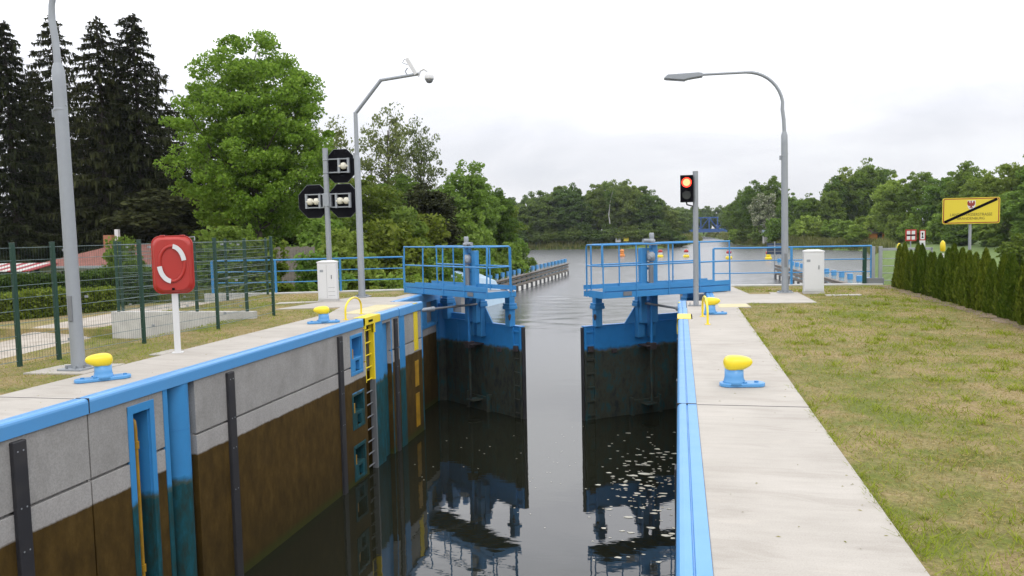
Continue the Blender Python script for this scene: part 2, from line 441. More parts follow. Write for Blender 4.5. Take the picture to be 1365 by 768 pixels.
def sm(a, b, x):
    t = np.clip((x-a)/(b-a), 0, 1); return t*t*(3-2*t)
def height(x, y, far=None):
    x = np.asarray(x, float); y = np.asarray(y, float)
    near = y <= yl(x) if far is None else ~far
    zn = np.full(x.shape, -.02)
    zn = zn - .5*sm(-10.55, -12.2, x)*(y < 17.62)*(x < -10)
    zn = np.where((y >= 17.62) & (x < -14), -.3, zn)
    zn = np.where((x > -8.62) & (x < 1.33), -5.0, zn)
    zn = np.where(x < -17.5, zn+.0 - .6*sm(-18, -40, x), zn)
    zn = np.where(x > 6.9, zn - .5*sm(7.2, 9.5, x), zn)
    d = poly_dist(x, y)
    cap = np.interp(y, [27, 45, 80], [3.35, 2.4, 1.5]); cap = np.where(x < -10, np.interp(y, [26, 40, 90], [3.2, 2.7, 1.6]), cap)
    cap = cap + np.where((y > 190), .5, 0)
    zf = np.where(d > 0, WZ+np.minimum(d*.75, cap)+np.clip(d-4, 0, 60)*.012, WZ-np.minimum(-d*.6, 2.0))
    return np.where(near, zn, zf)
def build_terrain():
    xs = sorted(set(list(np.round(np.arange(-44, 12, .5), 3))+[-8.64, -8.58, 1.31, 1.37, -14.04, -13.96, -10.5, -10.3]+list(np.round(np.arange(12, 60, 1.5), 2))
                    + list(-44-np.cumsum(1.5*1.11**np.arange(34)))+list(60+np.cumsum(2*1.12**np.arange(32)))))
    ys = sorted(set(list(np.arange(-12, 24.2, .5))+[17.6, 17.66]))
    yf = np.concatenate([np.arange(.5, 34, .8), 34+np.cumsum(1.0*1.045**np.arange(84))])
    xs = np.array(xs, float); xs.sort()
    rows = []
    Y = yl(xs)
    for yv in ys: rows.append((xs, np.full(xs.shape, yv), False))
    rows.append((xs, Y-.05, False)); rows.append((xs, Y+.05, True))
    for dy in yf: rows.append((xs, Y+dy, True))
    V = []
    for X, YY, far in rows:
        Z = height(X, YY, np.full(X.shape, far))
        V.append(np.stack([X, YY, Z], 1))
    n = len(xs); nr = len(rows)
    me = bpy.data.meshes.new('ground')
    vs = np.concatenate(V)
    rng = np.random.RandomState(2)
    far_m = vs[:, 1] > 40
    vs[far_m, 2] += rng.uniform(-.12, .12, far_m.sum())
    fs = [(r*n+i, r*n+i+1, (r+1)*n+i+1, (r+1)*n+i) for r in range(nr-1) for i in range(n-1)]
    me.from_pydata([tuple(v) for v in vs], [], fs); me.update()
    me.polygons.foreach_set('use_smooth', [False]*len(fs)); me.materials.append(M['lawn'])
    structure(mesh_obj('ground', me))
build_terrain()
def build_water():
    """one sheet: calm in the chamber, real wind ripples out on the lake"""
    xs = np.unique(np.concatenate([np.linspace(-1500, -110, 12), np.arange(-110, -64, 4.0), np.arange(-64, 44, .48), np.arange(44, 100, 4.0), np.linspace(100, 1500, 12)]))
    ys = np.unique(np.concatenate([np.linspace(-60, 27, 20), np.arange(27, 250, .40), np.arange(250, 470, 1.5), np.linspace(470, 1800, 12)]))
    X, Y = np.meshgrid(xs, ys); rng = np.random.RandomState(3); Z = np.zeros(X.shape)
    for k in range(26):
        wl = rng.uniform(1.3, 3.0); th = rng.normal()*.75+math.pi/2; kk = 2*math.pi/wl; amp = .010/kk*(1 if wl < 3 else .8)
        Z += amp*np.sin(kk*(X*math.cos(th)+Y*math.sin(th))+rng.uniform(0, 6.28)+.6*np.sin(X*.07+k)+.5*np.sin(Y*.05+2*k))
    gust = .8+.35*np.sin(Y*.11+1.3*np.sin(X*.05)+.5)*np.sin(Y*.043+X*.02+1)+.25*np.sin(Y*.31+X*.03)
    ramp_ = sm(30, 75, Y)*(1-sm(225, 250, Y))*sm(-62, -50, X)*(1-sm(36, 42, X))
    Z = WZ+Z*gust*ramp_
    n, nr = len(xs), len(ys)
    V = np.stack([X, Y, Z], 2).reshape(-1, 3).astype(np.float32)
    a = (np.arange(nr-1)[:, None]*n+np.arange(n-1)[None]).ravel()
    F = np.stack([a, a+1, a+n+1, a+n], 1).astype(np.int32)
    me = bpy.data.meshes.new('water'); me.vertices.add(len(V)); me.vertices.foreach_set('co', V.ravel())
    me.loops.add(F.size); me.loops.foreach_set('vertex_index', F.ravel()); me.polygons.add(len(F))
    me.polygons.foreach_set('loop_start', np.arange(0, F.size, 4, dtype=np.int32)); me.polygons.foreach_set('loop_total', np.full(len(F), 4, dtype=np.int32))
    me.polygons.foreach_set('use_smooth', np.ones(len(F), bool)); me.update(calc_edges=True); me.materials.append(M['water'])
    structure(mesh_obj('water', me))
build_water()

def ribbon(name, pts, w, mat, lift=.03):
    pts = [Vector((x, y, 0)) for x, y in pts]; P = []
    for a, b in zip(pts, pts[1:]):
        k = max(2, int((b-a).length/.5))
        P += [a.lerp(b, i/k) for i in range(k)]
    P.append(pts[-1]); vs = []; fs = []
    rng = random.Random(4)
    cols = 6
    for i, p in enumerate(P):
        d = (P[min(i+2, len(P)-1)]-P[max(i-2, 0)]).normalized(); nrm = Vector((-d.y, d.x, 0))
        ww = w+rng.uniform(-.12, .12)
        for k in range(cols+1):
            q = p+nrm*ww*(k/cols-.5)
            vs.append((q.x, q.y, float(height(q.x, q.y))+lift - (.06 if k in (0, cols) else 0)))
    for i in range(len(P)-1):
        for k in range(cols):
            a = i*(cols+1)+k; fs.append((a, a+cols+1, a+cols+2, a+1))
    MB().add(vs, [f[::-1] for f in fs], True).build(name, mat)['kind'] = 'structure'
ribbon('path', [(-13.4, 4), (-14.7, 11), (-15.6, 16), (-16.1, 20.5), (-16.6, 25), (-17.0, 29)], 2.1, 'sand', .05)

# ------------------------------------------------------------------ quay pavements
def slab(name, poly, z=0.0, mat='pavement'):
    o = MB().prism(poly, z-.3, z).build(name, mat, bevel=.006); structure(o); return o
# left: strip along the coping, cut at the joint at y=8.55, widening to the camera mast
slab('quay_pavement', [(-8.68, -9), (-7.45, -9), (-7.45, 8.54), (-8.68, 8.54)])
slab('quay_pavement', [(-8.68, 8.555), (-7.45, 8.555), (-7.45, 21.85), (-8.2, 21.85), (-8.2, 26.2), (-8.68, 27.0), (-8.68, 23.5), (-10.15, 23.4), (-10.75, 19.75), (-9.1, 20.3), (-8.68, 18.6)])
slab('quay_pavement', [(.18, -9), (1.38, -9), (1.38, 9.04), (.18, 9.04)])
slab('quay_pavement', [(.18, 9.055), (1.38, 9.055), (1.40, 20.1), (1.72, 20.15), (1.68, 21.2), (3.42, 21.3), (3.40, 24.5), (2.6, 24.5), (2.58, 23.9), (2.0, 23.9), (1.66, 27.25), (.9, 27.25), (.9, 21.85), (.18, 21.85)])
slab('paving_strip', [(4.0, 23.3), (4.95, 23.45), (4.95, 23.75), (4.0, 23.62)], .004)
slab('paving_strip', [(-11.6, 21.3), (-10.45, 21.9), (-10.45, 22.2), (-11.7, 21.75)], .004)
for p in ([(.95, 20.0), (1.7, 20.2), (1.66, 20.95), (.95, 20.9)], [(-8.3, 18.6), (-7.6, 18.5), (-7.6, 20.9), (-8.3, 20.9)]):
    structure(MB().prism(p, -.05, .0045).build('painted_band', 'tactile'))
# footing slabs of the left lamp, mast and lifebuoy
slab('paving_strip', [(-9.75, 10.15), (-8.72, 10.2), (-8.72, 11.1), (-9.7, 10.95)], .003)
slab('paving_strip', [(-8.95, 12.0), (-8.7, 12.0), (-8.7, 12.6), (-8.95, 12.6)], .003)
# dark sealing joint across both pavements
def joint(x0, x1, y):
    structure(MB().box((x0, y-.009, -.2), (x1, y+.009, .0015)).build('expansion_joint', 'black'))
joint(-8.68, -7.46, 8.5475); joint(.19, 1.38, 9.0475)

# ------------------------------------------------------------------ lock walls
def lock_wall(F, s, label, jy):
    """F = x of the chamber face, s = -1 left / +1 right; d grows into the wall"""
    w = thing('lock_wall', label, 'wall', (F+s*.6, 10, 0)); ox, oy = F+s*.6, 10
    X = lambda d: F+s*d-ox
    Yy = lambda y: y-oy
    def B(mb, d0, d1, y0, y1, z0, z1): return mb.box((X(d0), Yy(y0), z0), (X(d1), Yy(y1), z1))
    # openings: (y0, y1, depth, [(ztop, zbot)...])
    ops = [(2.2, 2.56, .3, [(-.38, -5)]), (9.37, 9.73, .3, [(-.38, -5)]), (10.12, 10.80, .5, [(-.19, -5)]),
           (16.77, 17.36, .3, [(-.36, -1.19), (-1.69, -2.44), (-2.91, -3.64)]),
           (17.58, 18.14, .3, [(-.2, -5)]), (18.72, 19.30, .14, [(-.27, -5)])]
    end = 21.85
    mb = MB()
    def column(y0, y1, holes, depth):
        # solid pieces between holes; body split at the horizontal joint
        zs = [(-.185, -1.015, 0), (-1.015, -1.055, .07), (-1.055, -5, 0)]
        for zt, zb, ind in zs:
            cuts = [(zt, zb)]
            for ht, hb in holes:
                nc = []
                for a, b in cuts:
                    if ht <= b or hb >= a: nc.append((a, b)); continue
                    if a > ht: nc.append((a, ht))
                    if b < hb: nc.append((hb, b))
                cuts = nc
            for a, b in cuts:
                B(mb, ind, max(depth, .12), y0, y1, b, a)
        B(mb, max(depth, .12)-.001, 1.33, y0, y1, -5, -.185)
    ys = -9.0
    edges = []
    for o in ops:
        seg0, seg1 = ys, o[0]
        if seg0 < jy < seg1:
            column(seg0, jy-.012, [], .1); column(jy+.012, seg1, [], .1)
            B(mb, .035, 1.3, jy-.0121, jy+.0121, -5, -.186)
        else: column(seg0, seg1, [], .1)
        column(o[0], o[1], o[3], o[2]); ys = o[1]
    column(ys, end, [], .1)
    # gate recess, head beyond the hinge
    B(mb, .78, 1.33, end, 26.2, -5, -1.05); B(mb, .78, 1.33, end, 23.0, -1.05, -.30) if False else None
    B(mb, .95, 1.33, end, 26.2, -1.05, -.301)
    B(mb, .02, 1.33, 26.2, 27.25, -5, -.185)
    mb.build('concrete_face', 'concrete', w, bevel=.010, seg=1)
    # coping of painted steel in segments
    cw = .15 if s < 0 else .179
    prof = [(cw, .006), (.085, .006), (.08, -.006), (.072, -.006), (.066, .010), (.02, .010), (-.008, .002), (-.026, -.016), (-.032, -.04), (-.032, -.185), (cw, -.185)]
    def coping(y0, y1, off=0, drop=0):
        c = MB().prism([(X(d+off), z-(drop if z < -.1 else 0)) for d, z in prof], Yy(y0), Yy(y1), 'y')
        return c.build('coping', 'blue_top', w)
    cuts = [-9, 0.2, jy-.012]
    coping(-9, .2); coping(.212, jy-.006); coping(jy+.006, 17.45); coping(18.52, 19.88); coping(19.9, end, -.012, .03)
    coping(end+.0, 26.19, .79, .10); coping(26.2, 27.25)
    B(MB(), -.005, .15, 17.45, 18.52, -.185, .0).build('coping', 'blue_top', w)
    g = MB(); B(g, -.034, cw, jy-.009, jy+.009, -.18, .0115)
    g.build('joint_seal', 'black', w)
    # blue corner guard at the chamber end, pilasters
    g = MB(); B(g, -.012, .3, end-.07, end+.012, -5, -.187); g.build('corner_guard', 'blue', w, bevel=.008)
    g = MB(); B(g, -.018, .05, 19.92, 20.32, -5, -.215); g.build('steel_pilaster', 'blue', w, bevel=.01)
    g = MB(); B(g, -.012, .05, 18.16, 18.70, -5, -.187); B(g, -.012, .05, 19.305, 19.36, -5, -.187); g.build('steel_pilaster', 'blue', w, bevel=.01)
    g = MB(); B(g, .115, .139, 18.73, 19.29, -5, -.28); g.build('niche_lining', 'blue', w)
    g = MB(); B(g, -.010, .04, 19.30, 19.304, -3, -.3)
    # gauge strip, yellow
    g = MB(); B(g, -.016, .03, 21.12, 21.44, -1.32, -.225); g.build('gauge_strip', 'yellow', w, bevel=.004)
    g = MB(); B(g, -.016, .03, 21.12, 21.42, -2.35, -1.62); B(g, -.016, .03, 21.12, 21.42, -3.5, -2.55); g.build('gauge_strip', 'yellow_wet', w, bevel=.004)
    g = MB(); B(g, -.030, -.02, 21.08, 21.44, -.18, .0); B(g, -.030, .02, 21.08, 21.44, .011, .0135); g.build('gauge_strip', 'yellow', w)
    # pole niche with yellow mooring rod
    for y0, y1 in ((2.2, 2.56), (9.37, 9.73)):
        g = MB()
        B(g, -.014, .03, y0-.10, y0+.004, -5, -.27); B(g, -.014, .03, y1-.004, y1+.09, -5, -.27); B(g, -.0145, .03, y0-.10, y1+.09, -.385, -.268)
        g.build('niche_frame', 'blue', w, bevel=.004)
        g = MB(); B(g, .27, .298, y0, y1, -5, -.38); B(g, .02, .28, y0+.001, y0+.02, -5, -.38); B(g, .02, .28, y1-.02, y1-.001, -5, -.38)
        g.build('niche_lining', 'blue', w)
        yc = Yy(y0+.13)
        g = MB().tube([(X(.20), yc-.02, -.50), (X(.13), yc, -.47), (X(.08), yc, -.52), (X(.07), yc, -.62), (X(.07), yc, -4.6)], .032, 10)
        for z in (-.85, -2.6, -3.4):
            g.tube([(X(.27), yc, z), (X(.07), yc, z)], .022, 8); g.tube([(X(.07), yc, z+.05), (X(.07), yc, z-.05)], .048, 10)
        g.build('mooring_rod', 'yellow_wet', w)
    # niche of the floating bollard : big blue tube
    g = MB(); B(g, -.014, .03, 10.03, 10.125, -5, -.187); B(g, .03, .48, 10.121, 10.135, -5, -.2) if False else None
    g.build('niche_frame', 'blue', w, bevel=.004)
    g = MB().tube([(X(.19), Yy(10.54), -5), (X(.19), Yy(10.54), -.19)], .215, 28)
    g.tube([(X(.19), Yy(10.54), -.86), (X(.19), Yy(10.54), -.87)], .2185, 28)
    g.build('steel_tube', 'blue', w)
    # rubbing strips
    for y in (-5.5, -1.2, 3.1, 7.44, 11.76, 16.12, 19.62):
        g = MB(); wd = .095 if y < 15 else .10
        B(g, -.055, .02, y-wd, y+wd, -4.9, -.235)
        st = g.build('rubbing_strip', 'black', w, bevel=.012)
        for z in (-.35, -1.0, -1.5, -2.2):
            for dy in (-.04, .04):
                if s < 0 and y > 0: MB().tube([(X(-.058), Yy(y+dy), z), (X(-.050), Yy(y+dy), z)], .011, 6).build('bolt', 'galv', st)
    # recessed mooring pockets
    for zt, zb in ((-.36, -1.19), (-1.69, -2.44), (-2.91, -3.64)):
        g = MB(); y0, y1 = 16.77, 17.36
        B(g, -.014, .02, y0-.06, y0+.02, zb-.05, zt+.05); B(g, -.014, .02, y1-.02, y1+.06, zb-.05, zt+.05)
        B(g, -.0145, .02, y0-.06, y1+.06, zt-.03, zt+.052); B(g, -.0145, .02, y0-.06, y1+.06, zb-.052, zb+.03)
        B(g, .27, .298, y0, y1, zb, zt); B(g, .02, .28, y1-.025, y1-.002, zb, zt); B(g, .02, .28, y0+.002, y0+.025, zb, zt)
        # lower block with square eye
        B(g, -.012, .27, y0+.02, y0+.20, zb+.03, zb+.30); B(g, -.012, .27, y1-.17, y1-.02, zb+.03, zb+.30)
        B(g, -.0125, .27, y0+.02, y1-.02, zb+.27, zb+.34); B(g, .10, .27, y0+.1, y1-.1, zb+.03, zb+.27)
        o = g.build('mooring_pocket', 'blue', w, bevel=.012)
        q = MB(); B(q, -.005, .05, y0+.01, y0+.10, zb+.33, zb+.56); q.build('hook', 'yellow_wet', o, bevel=.008)
    # ladder
    g = MB(); y0, y1 = 17.52, 18.50
    B(g, -.050, .28, y0, y1, -.175, .0)
    B(g, -.051, .02, y0, y0+.05, -.26, .0)
    B(g, -.045, .25, y0+.0, y1, .001, .012)
    hd = g.build('ladder_head', 'yellow', w, bevel=.012)
    g = MB(); B(g, -.058, -.049, 17.72, 17.98, -.115, -.06); g.build('slot', 'board_black', hd)
    ld = MB(); B(ld, -.03, .10, 18.05, 18.12, -1.55, -.176); B(ld, .0, .10, 17.585, 17.625, -1.55, -.176)
    B(ld, -.06, .02, 18.05, 18.12, -.40, -.176)
    for k in range(5): ld.tube([(X(.05), Yy(17.59), -.32-.3*k), (X(.05), Yy(18.1), -.32-.3*k)], .017, 8)
    ld.build('ladder', 'yellow', w, bevel=.006)
    ld = MB(); B(ld, -.03, .10, 18.05, 18.12, -4.8, -1.551)
    for k in range(11): ld.tube([(X(.05), Yy(17.59), -1.82-.3*k), (X(.05), Yy(18.1), -1.82-.3*k)], .017, 8)
    ld.build('ladder', 'galv_dark', w)
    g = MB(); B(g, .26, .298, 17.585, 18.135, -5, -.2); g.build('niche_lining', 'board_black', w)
    # recess steelwork
    g = MB()
    B(g, .74, .96, end+.05, 26.15, -1.12, -1.02); B(g, .74, .96, end+.02, end+.30, -1.02, -.28)
    B(g, .74, .96, 23.35, 23.5, -1.02, -.28); B(g, .74, .96, 24.2, 24.6, -1.02, -.28); B(g, .74, .96, 25.7, 26.15, -5, -.28)
    g.build('recess_frame', 'blue', w, bevel=.01)
    g = MB().tube([(X(.70), Yy(26.02), -5), (X(.70), Yy(26.02), -.55)], .27, 24); B(g, .2, .95, 25.85, 26.19, -.55, -.42)
    g.build('quoin_post', 'blue_wet', w)
    return w
lock_wall(-7.3, -1, 'left lock chamber wall, grey concrete stained brown below, with blue steel coping', 8.55)
lock_wall(0.0, 1, 'right lock chamber wall seen along its pale blue steel coping, face hidden', 9.05)

def head_wall(label, pts, zt=.02):
    mb = MB()
    for (x0, y0), (x1, y1) in zip(pts, pts[1:]):
        a = math.atan2(y1-y0, x1-x0); L = math.hypot(x1-x0, y1-y0)
        mb.box((x0-.02, y0-.16, -5), (x0+L+.02, y0+.16, zt), a, (x0, y0))
    o = mb.build('head_wall', 'precast', bevel=.012); tag(o, label, 'wall')
head_wall('concrete head wall edging the grass under the left blue railing', [(-16.2, 25.0), (-13.7, 25.15), (-9.4, 26.55), (-8.72, 27.15)])
head_wall('concrete head wall edging the grass under the right blue railing', [(1.42, 27.35), (6.4, 27.6)])

# ------------------------------------------------------------------ lock gates
def lock_gate(hinge, tip, s, label):
    a = math.atan2(tip[1]-hinge[1], tip[0]-hinge[0]); L = math.hypot(tip[0]-hinge[0], tip[1]-hinge[1])
    g = thing('lock_gate', label, 'lock gate', (hinge[0], hinge[1], 0), a, 'mitre gates of the lock')
    def B(mb, x0, x1, y0, y1, z0, z1): return mb.box((x0, s*y0, z0), (x1, s*y1, z1))
    zt = -.93
    m = MB(); B(m, .15, L-.05, -.13, 0, -5, zt); B(m, .05, L-.02, -.15, .03, zt, zt+.025)
    m.build('gate_leaf', 'blue_wet', g, bevel=.01)
    # plates and ribs on the face
    m = MB(); B(m, L-.42, L-.36, 0, .05, -5, zt-.01); B(m, L-.10, L-.04, -.02, .05, -5, zt-.01)
    for k in range(9): B(m, L-.36, L-.10, 0, .045, zt-.18-.42*k, zt-.13-.42*k)
    B(m, L-.62, L-.42, 0, .012, -5, zt-.005)
    for x in (.9, 1.75, 2.75): B(m, x, x+.03, 0, .01, -5, zt-.005)
    m.build('face_rib', 'blue_wet', g, bevel=.004)
    m = MB(); B(m, L-.035, L+.02, -.12, .0, -5, zt-.02); m.build('mitre_seal', 'black', g, bevel=.008)
    m = MB(); B(m, L-.30, L-.13, .045, .12, zt-.75, zt-.58); B(m, L-.28, L-.15, .045, .10, zt-.72, zt-.66); m.build('latch_block', 'rust', g, bevel=.01)
    m = MB(); B(m, L-1.15, L-.98, .0, .06, -1.78, -1.66); m.build('latch_block', 'rust', g, bevel=.01)
    # posts carrying the walkway
    wz = .02
    for x0, y0, w_, d_ in ((L-.58, -.05, .22, .22), (1.78, .0, .22, .20), (2.18, .0, .24, .20), (.25, -.1, .3, .25)):
        m = MB(); B(m, x0, x0+w_, y0, y0+d_, -1.35 if x0 < 2.5 and x0 > 1 else zt, wz)
        B(m, x0-.06, x0+w_+.06, y0-.05, y0+d_+.05, -.40, -.30); B(m, x0-.045, x0+w_+.045, y0-.04, y0+d_+.04, -.30, -.22)
        m.build('support_post', 'blue', g, bevel=.012)
    # gusset behind the middle posts
    q = MB().prism([(2.42, -.42), (2.42, zt), (2.80, zt)], s*-.02, s*.02, 'y'); q.build('bracket', 'blue', g)
    m = MB(); B(m, .1, 1.72, -.14, -.02, zt+.025, zt+.22); m.build('gate_leaf_top', 'blue_wet', g, bevel=.01)
    # sluice drive: two tall columns, spindle tube, motor
    for x0 in (1.80, 2.20):
        m = MB(); B(m, x0, x0+.20, .20, .36, -.9, 1.38 if x0 > 2 else 1.46); m.build('drive_column', 'blue', g, bevel=.012)
    for z_ in (.72, 1.30):
        m = MB(); B(m, 1.99, 2.21, .22, .34, z_, z_+.07); m.build('cross_tie', 'blue', g)
    m = MB().tube([(2.10, s*.44, -3.35), (2.10, s*.44, 1.30)], .045, 12)
    m.build('spindle_tube', 'blue_wet', g)
    m = MB().tube([(2.10, s*.44, 0.1), (2.10, s*.44, .95)], .075, 12)
    m.build('spindle_cover', 'galv_dark', g)
    m = MB(); B(m, 1.88, 2.32, .02, .52, -1.62, -1.575); B(m, 2.0, 2.2, .30, .56, -1.70, -1.50); m.build('spindle_bearing', 'rust', g, bevel=.01)
    m = MB(); B(m, 1.90, 2.30, .02, .5, -3.42, -3.38); B(m, 1.55, 2.65, .01, .10, -4.3, -3.3); B(m, 1.55, 1.62, .0, .2, -4.4, -3.2); B(m, 2.58, 2.65, .0, .2, -4.4, -3.2)
    m.build('sluice_frame', 'blue_wet', g, bevel=.01)
    m = MB().lathe([(.07, .98), (.125, 1.0), (.125, 1.2), (.08, 1.24), (.08, 1.26)], (2.10, s*.44, 0), 14)
    m.tube([(2.0, s*.44, 1.1), (2.24, s*.56, 1.1)], .06, 10)
    B(m, 1.85, 2.35, .26, .62, 1.47, 1.53)
    m.lathe([(.09, 1.53), (.11, 1.56), (.11, 1.62), (.07, 1.64), (.075, 1.66), (.075, 1.80), (.06, 1.83)], (2.05, s*.42, 0), 14)
    m.tube([(2.10, s*.42, 1.60), (2.38, s*.46, 1.60)], .055, 10)
    m.build('sluice_motor', 'galv', g)
    # walkway
    y0, y1 = .30, 1.38
    x0, x1 = -.12, L+.12
    m = MB(); B(m, x0, x1, y1-.05, y1, wz, wz+.17); B(m, x0, x1, y1-.055, y1-.048, wz+.17, wz+.20)
    B(m, x0, x1, y0, y0+.05, wz, wz+.17)
    for k in range(9):
        xx = x0+(x1-x0-.05)*k/8; B(m, xx, xx+.05, y0+.05, y1-.05, wz+.02, wz+.14)
    m.build('walkway_beam', 'blue', g, bevel=.006)
    m = MB(); B(m, x0+.01, x1-.01, y0+.052, y1-.056, wz+.145, wz+.172); m.build('grating', 'galv_dark', g)
    m = MB(); B(m, x0, x1, y1+.001, y1+.012, wz+.20, wz+.335); B(m, x0+.6, x1-.6, y1-.03, y1-.02, wz+.2, wz+.37); B(m, x0, x1, y0-.012, y0-.001, wz+.20, wz+.335)
    B(m, x1, x1+.012, y0+.3, y1, wz+.0, wz+.20)
    m.build('kick_board', 'blue', g, bevel=.003)
    m = MB(); B(m, x1-.95, x1-.67, y1+.013, y1+.02, wz+.05, wz+.17); m.build('type_plate', 'galv_dark', g)
    top, mid = 1.525, .93
    def rail(yy, xa, xb, name='handrail'):
        r = .055
        pts = [(xa, s*yy, top), (xb-r, s*yy, top), (xb-.015, s*yy, top-.015), (xb, s*yy, top-r), (xb, s*yy, mid+r), (xb-.015, s*yy, mid+.015), (xb-r, s*yy, mid), (xa, s*yy, mid)]
        MB().tube(pts, .024, 10).build(name, 'blue', g)
    rail(y1-.02, x0, x1-.0); rail(y0+.02, x0+.35, x1-.25)
    # rail across the tip
    MB().tube([(x1, s*(y1-.02), top), (x1, s*(y0+.25), top), (x1, s*(y0+.19), top-.06), (x1, s*(y0+.19), wz)], .024, 10).build('handrail', 'blue', g)
    MB().tube([(x1, s*(y1-.02), mid), (x1, s*(y0+.19), mid)], .020, 8).build('handrail', 'blue', g)
    n = 5
    for k in range(n):
        xx = x0+.02+(x1-x0-.04)*k/(n-1)
        MB().tube([(xx, s*(y1+.014), wz-.0), (xx, s*(y1-.0), mid), (xx, s*(y1-.02), top)], .022, 8).build('rail_post', 'blue', g)
    for k in range(n):
        xx = x0+.37+(x1-x0-.62)*k/(n-1)
        MB().tube([(xx, s*(y0+.02), wz), (xx, s*(y0+.02), top)], .022, 8).build('rail_post', 'blue', g)
    # loose shackle hanging at the tip post
    m = MB().tube([(L-.30, s*.20, -.55), (L-.28, s*.24, -.60), (L-.28, s*.24, -.72)], [.03, .05, .02], 8); m.build('shackle', 'rust', g)
    return g
lock_gate((-7.95, 25.95), (-4.66, 23.4), -1, 'left blue lock gate leaf with railed walkway, half open')
lock_gate((.60, 25.95), (-2.82, 23.45), 1, 'right blue lock gate leaf with railed walkway, half open beside the red light')
# hydraulic rams that push the leaves
def ram(p0, p1, label):
    p0, p1 = Vector(p0), Vector(p1); t = thing('hydraulic_ram', label, 'hydraulic ram', p0)
    d = p1-p0
    MB().tube([(0, 0, 0), d*.40], .062, 16).tube([d*.38, d*.42], .075, 16).build('cylinder_body', 'galv', t)
    MB().tube([d*.4, d], .034, 12).build('piston_rod', 'galv_dark', t)
ram((-7.98, 21.95, -.33), (-6.25, 24.2, -.30), 'grey hydraulic ram between the left wall recess and the left gate')
ram((.66, 21.95, -.33), (-1.05, 24.4, -.30), 'grey hydraulic ram between the right wall recess and the right gate')

# ------------------------------------------------------------------ bollards
def bollard(loc, rz, label, back=.16):
    b = thing('mooring_bollard', label, 'bollard', loc, rz, 'mooring bollards on the lock quays')
    m = MB(); n = 8
    poly = []
    for cx, r in ((.27, .105), (-back+.10, .12)):
        for k in range(9):
            a = (-math.pi/2+math.pi*k/8) if cx > 0 else (math.pi/2+math.pi*k/8)
            poly.append((cx+r*math.cos(a), r*math.sin(a)))
    poly = [(x+.0, y) for x, y in poly]
    m.prism(poly, 0, .05)
    pl = m.build('base_plate', 'blue_top', b, bevel=.012)
    for x, y in ((.27, 0), (.12, .075), (.12, -.075))+(((-back+.06, 0),) if back > .2 else ()):
        MB().tube([(x, y, .045), (x, y, .066)], .028, 6).build('bolt', 'blue', pl)
    MB().lathe([(.150, .03), (.128, .07), (.116, .12), (.114, .22)], (0, 0, 0), 24, 1, .9).build('stem', 'blue_top', b)
    # lobed head, longer to one side
    me = MB(); prof = []; vs = []; fs = []; nu, nv = 12, 20
    for i in range(nu+1):
        th = math.pi*i/nu
        for k in range(nv):
            ph = 2*math.pi*k/nv
            x = math.cos(ph)*math.sin(th); y = math.sin(ph)*math.sin(th); z = math.cos(th)
            ex = lambda v, p_: math.copysign(abs(v)**p_, v)
            X_ = ex(x, .75)*(.130 if x < 0 else .225); Y_ = ex(y, .8)*(.135-.03*max(0, x)); Z_ = ex(z, .7)*(.100-.022*max(0, x))
            if z < 0: X_ = X_*(1+.22*z if x > 0 else 1+.14*z); Y_ *= 1+.14*z
            vs.append((X_, Y_, .285+Z_+.012*max(0, x)))
    for i in range(nu):
        for k in range(nv):
            fs.append((i*nv+k, (i+1)*nv+k, (i+1)*nv+(k+1) % nv, i*nv+(k+1) % nv))
    me.add(vs, fs, True).build('head', 'yellow', b)
    return b
bollard((.66, 10.15, .002), rad(6), 'nearest mooring bollard on the right quay, yellow head on blue plate')
bollard((.68, 18.45, .002), rad(4), 'far right mooring bollard, yellow and blue, behind the yellow hoop')
bollard((-8.02, 9.75, .002), rad(228), 'nearest mooring bollard on the left quay in front of the lamp post', .34)
bollard((-7.86, 16.6, .002), rad(215), 'far left mooring bollard beside the curved yellow handrail hoop', .34)
def hoop(x0, y0, x1, y1, h, label):
    t = thing('grab_hoop', label, 'handrail', (x0, y0, 0))
    pts = []
    dx, dy = x1-x0, y1-y0
    for k in range(17):
        a = math.pi*k/16
        pts.append((dx*(.5-.5*math.cos(a)), dy*(.5-.5*math.cos(a)), h*.45+h*.55*math.sin(a)))
    pts = [(0, 0, 0)]+pts+[(dx, dy, 0)]
    MB().tube(pts, .024, 10).build('bent_tube', 'yellow', t)
    for p in ((0, 0), (dx, dy)): MB().lathe([(.06, .0), (.06, .012), (.03, .014)], (p[0], p[1], 0), 12).build('foot_plate', 'yellow', t)
hoop(-7.62, 17.25, -7.75, 18.5, .46, 'yellow bent tube handrail hoop above the ladder on the left quay')
hoop(.56, 16.55, .50, 18.0, .50, 'yellow bent tube handrail hoop seen edge-on on the right quay')

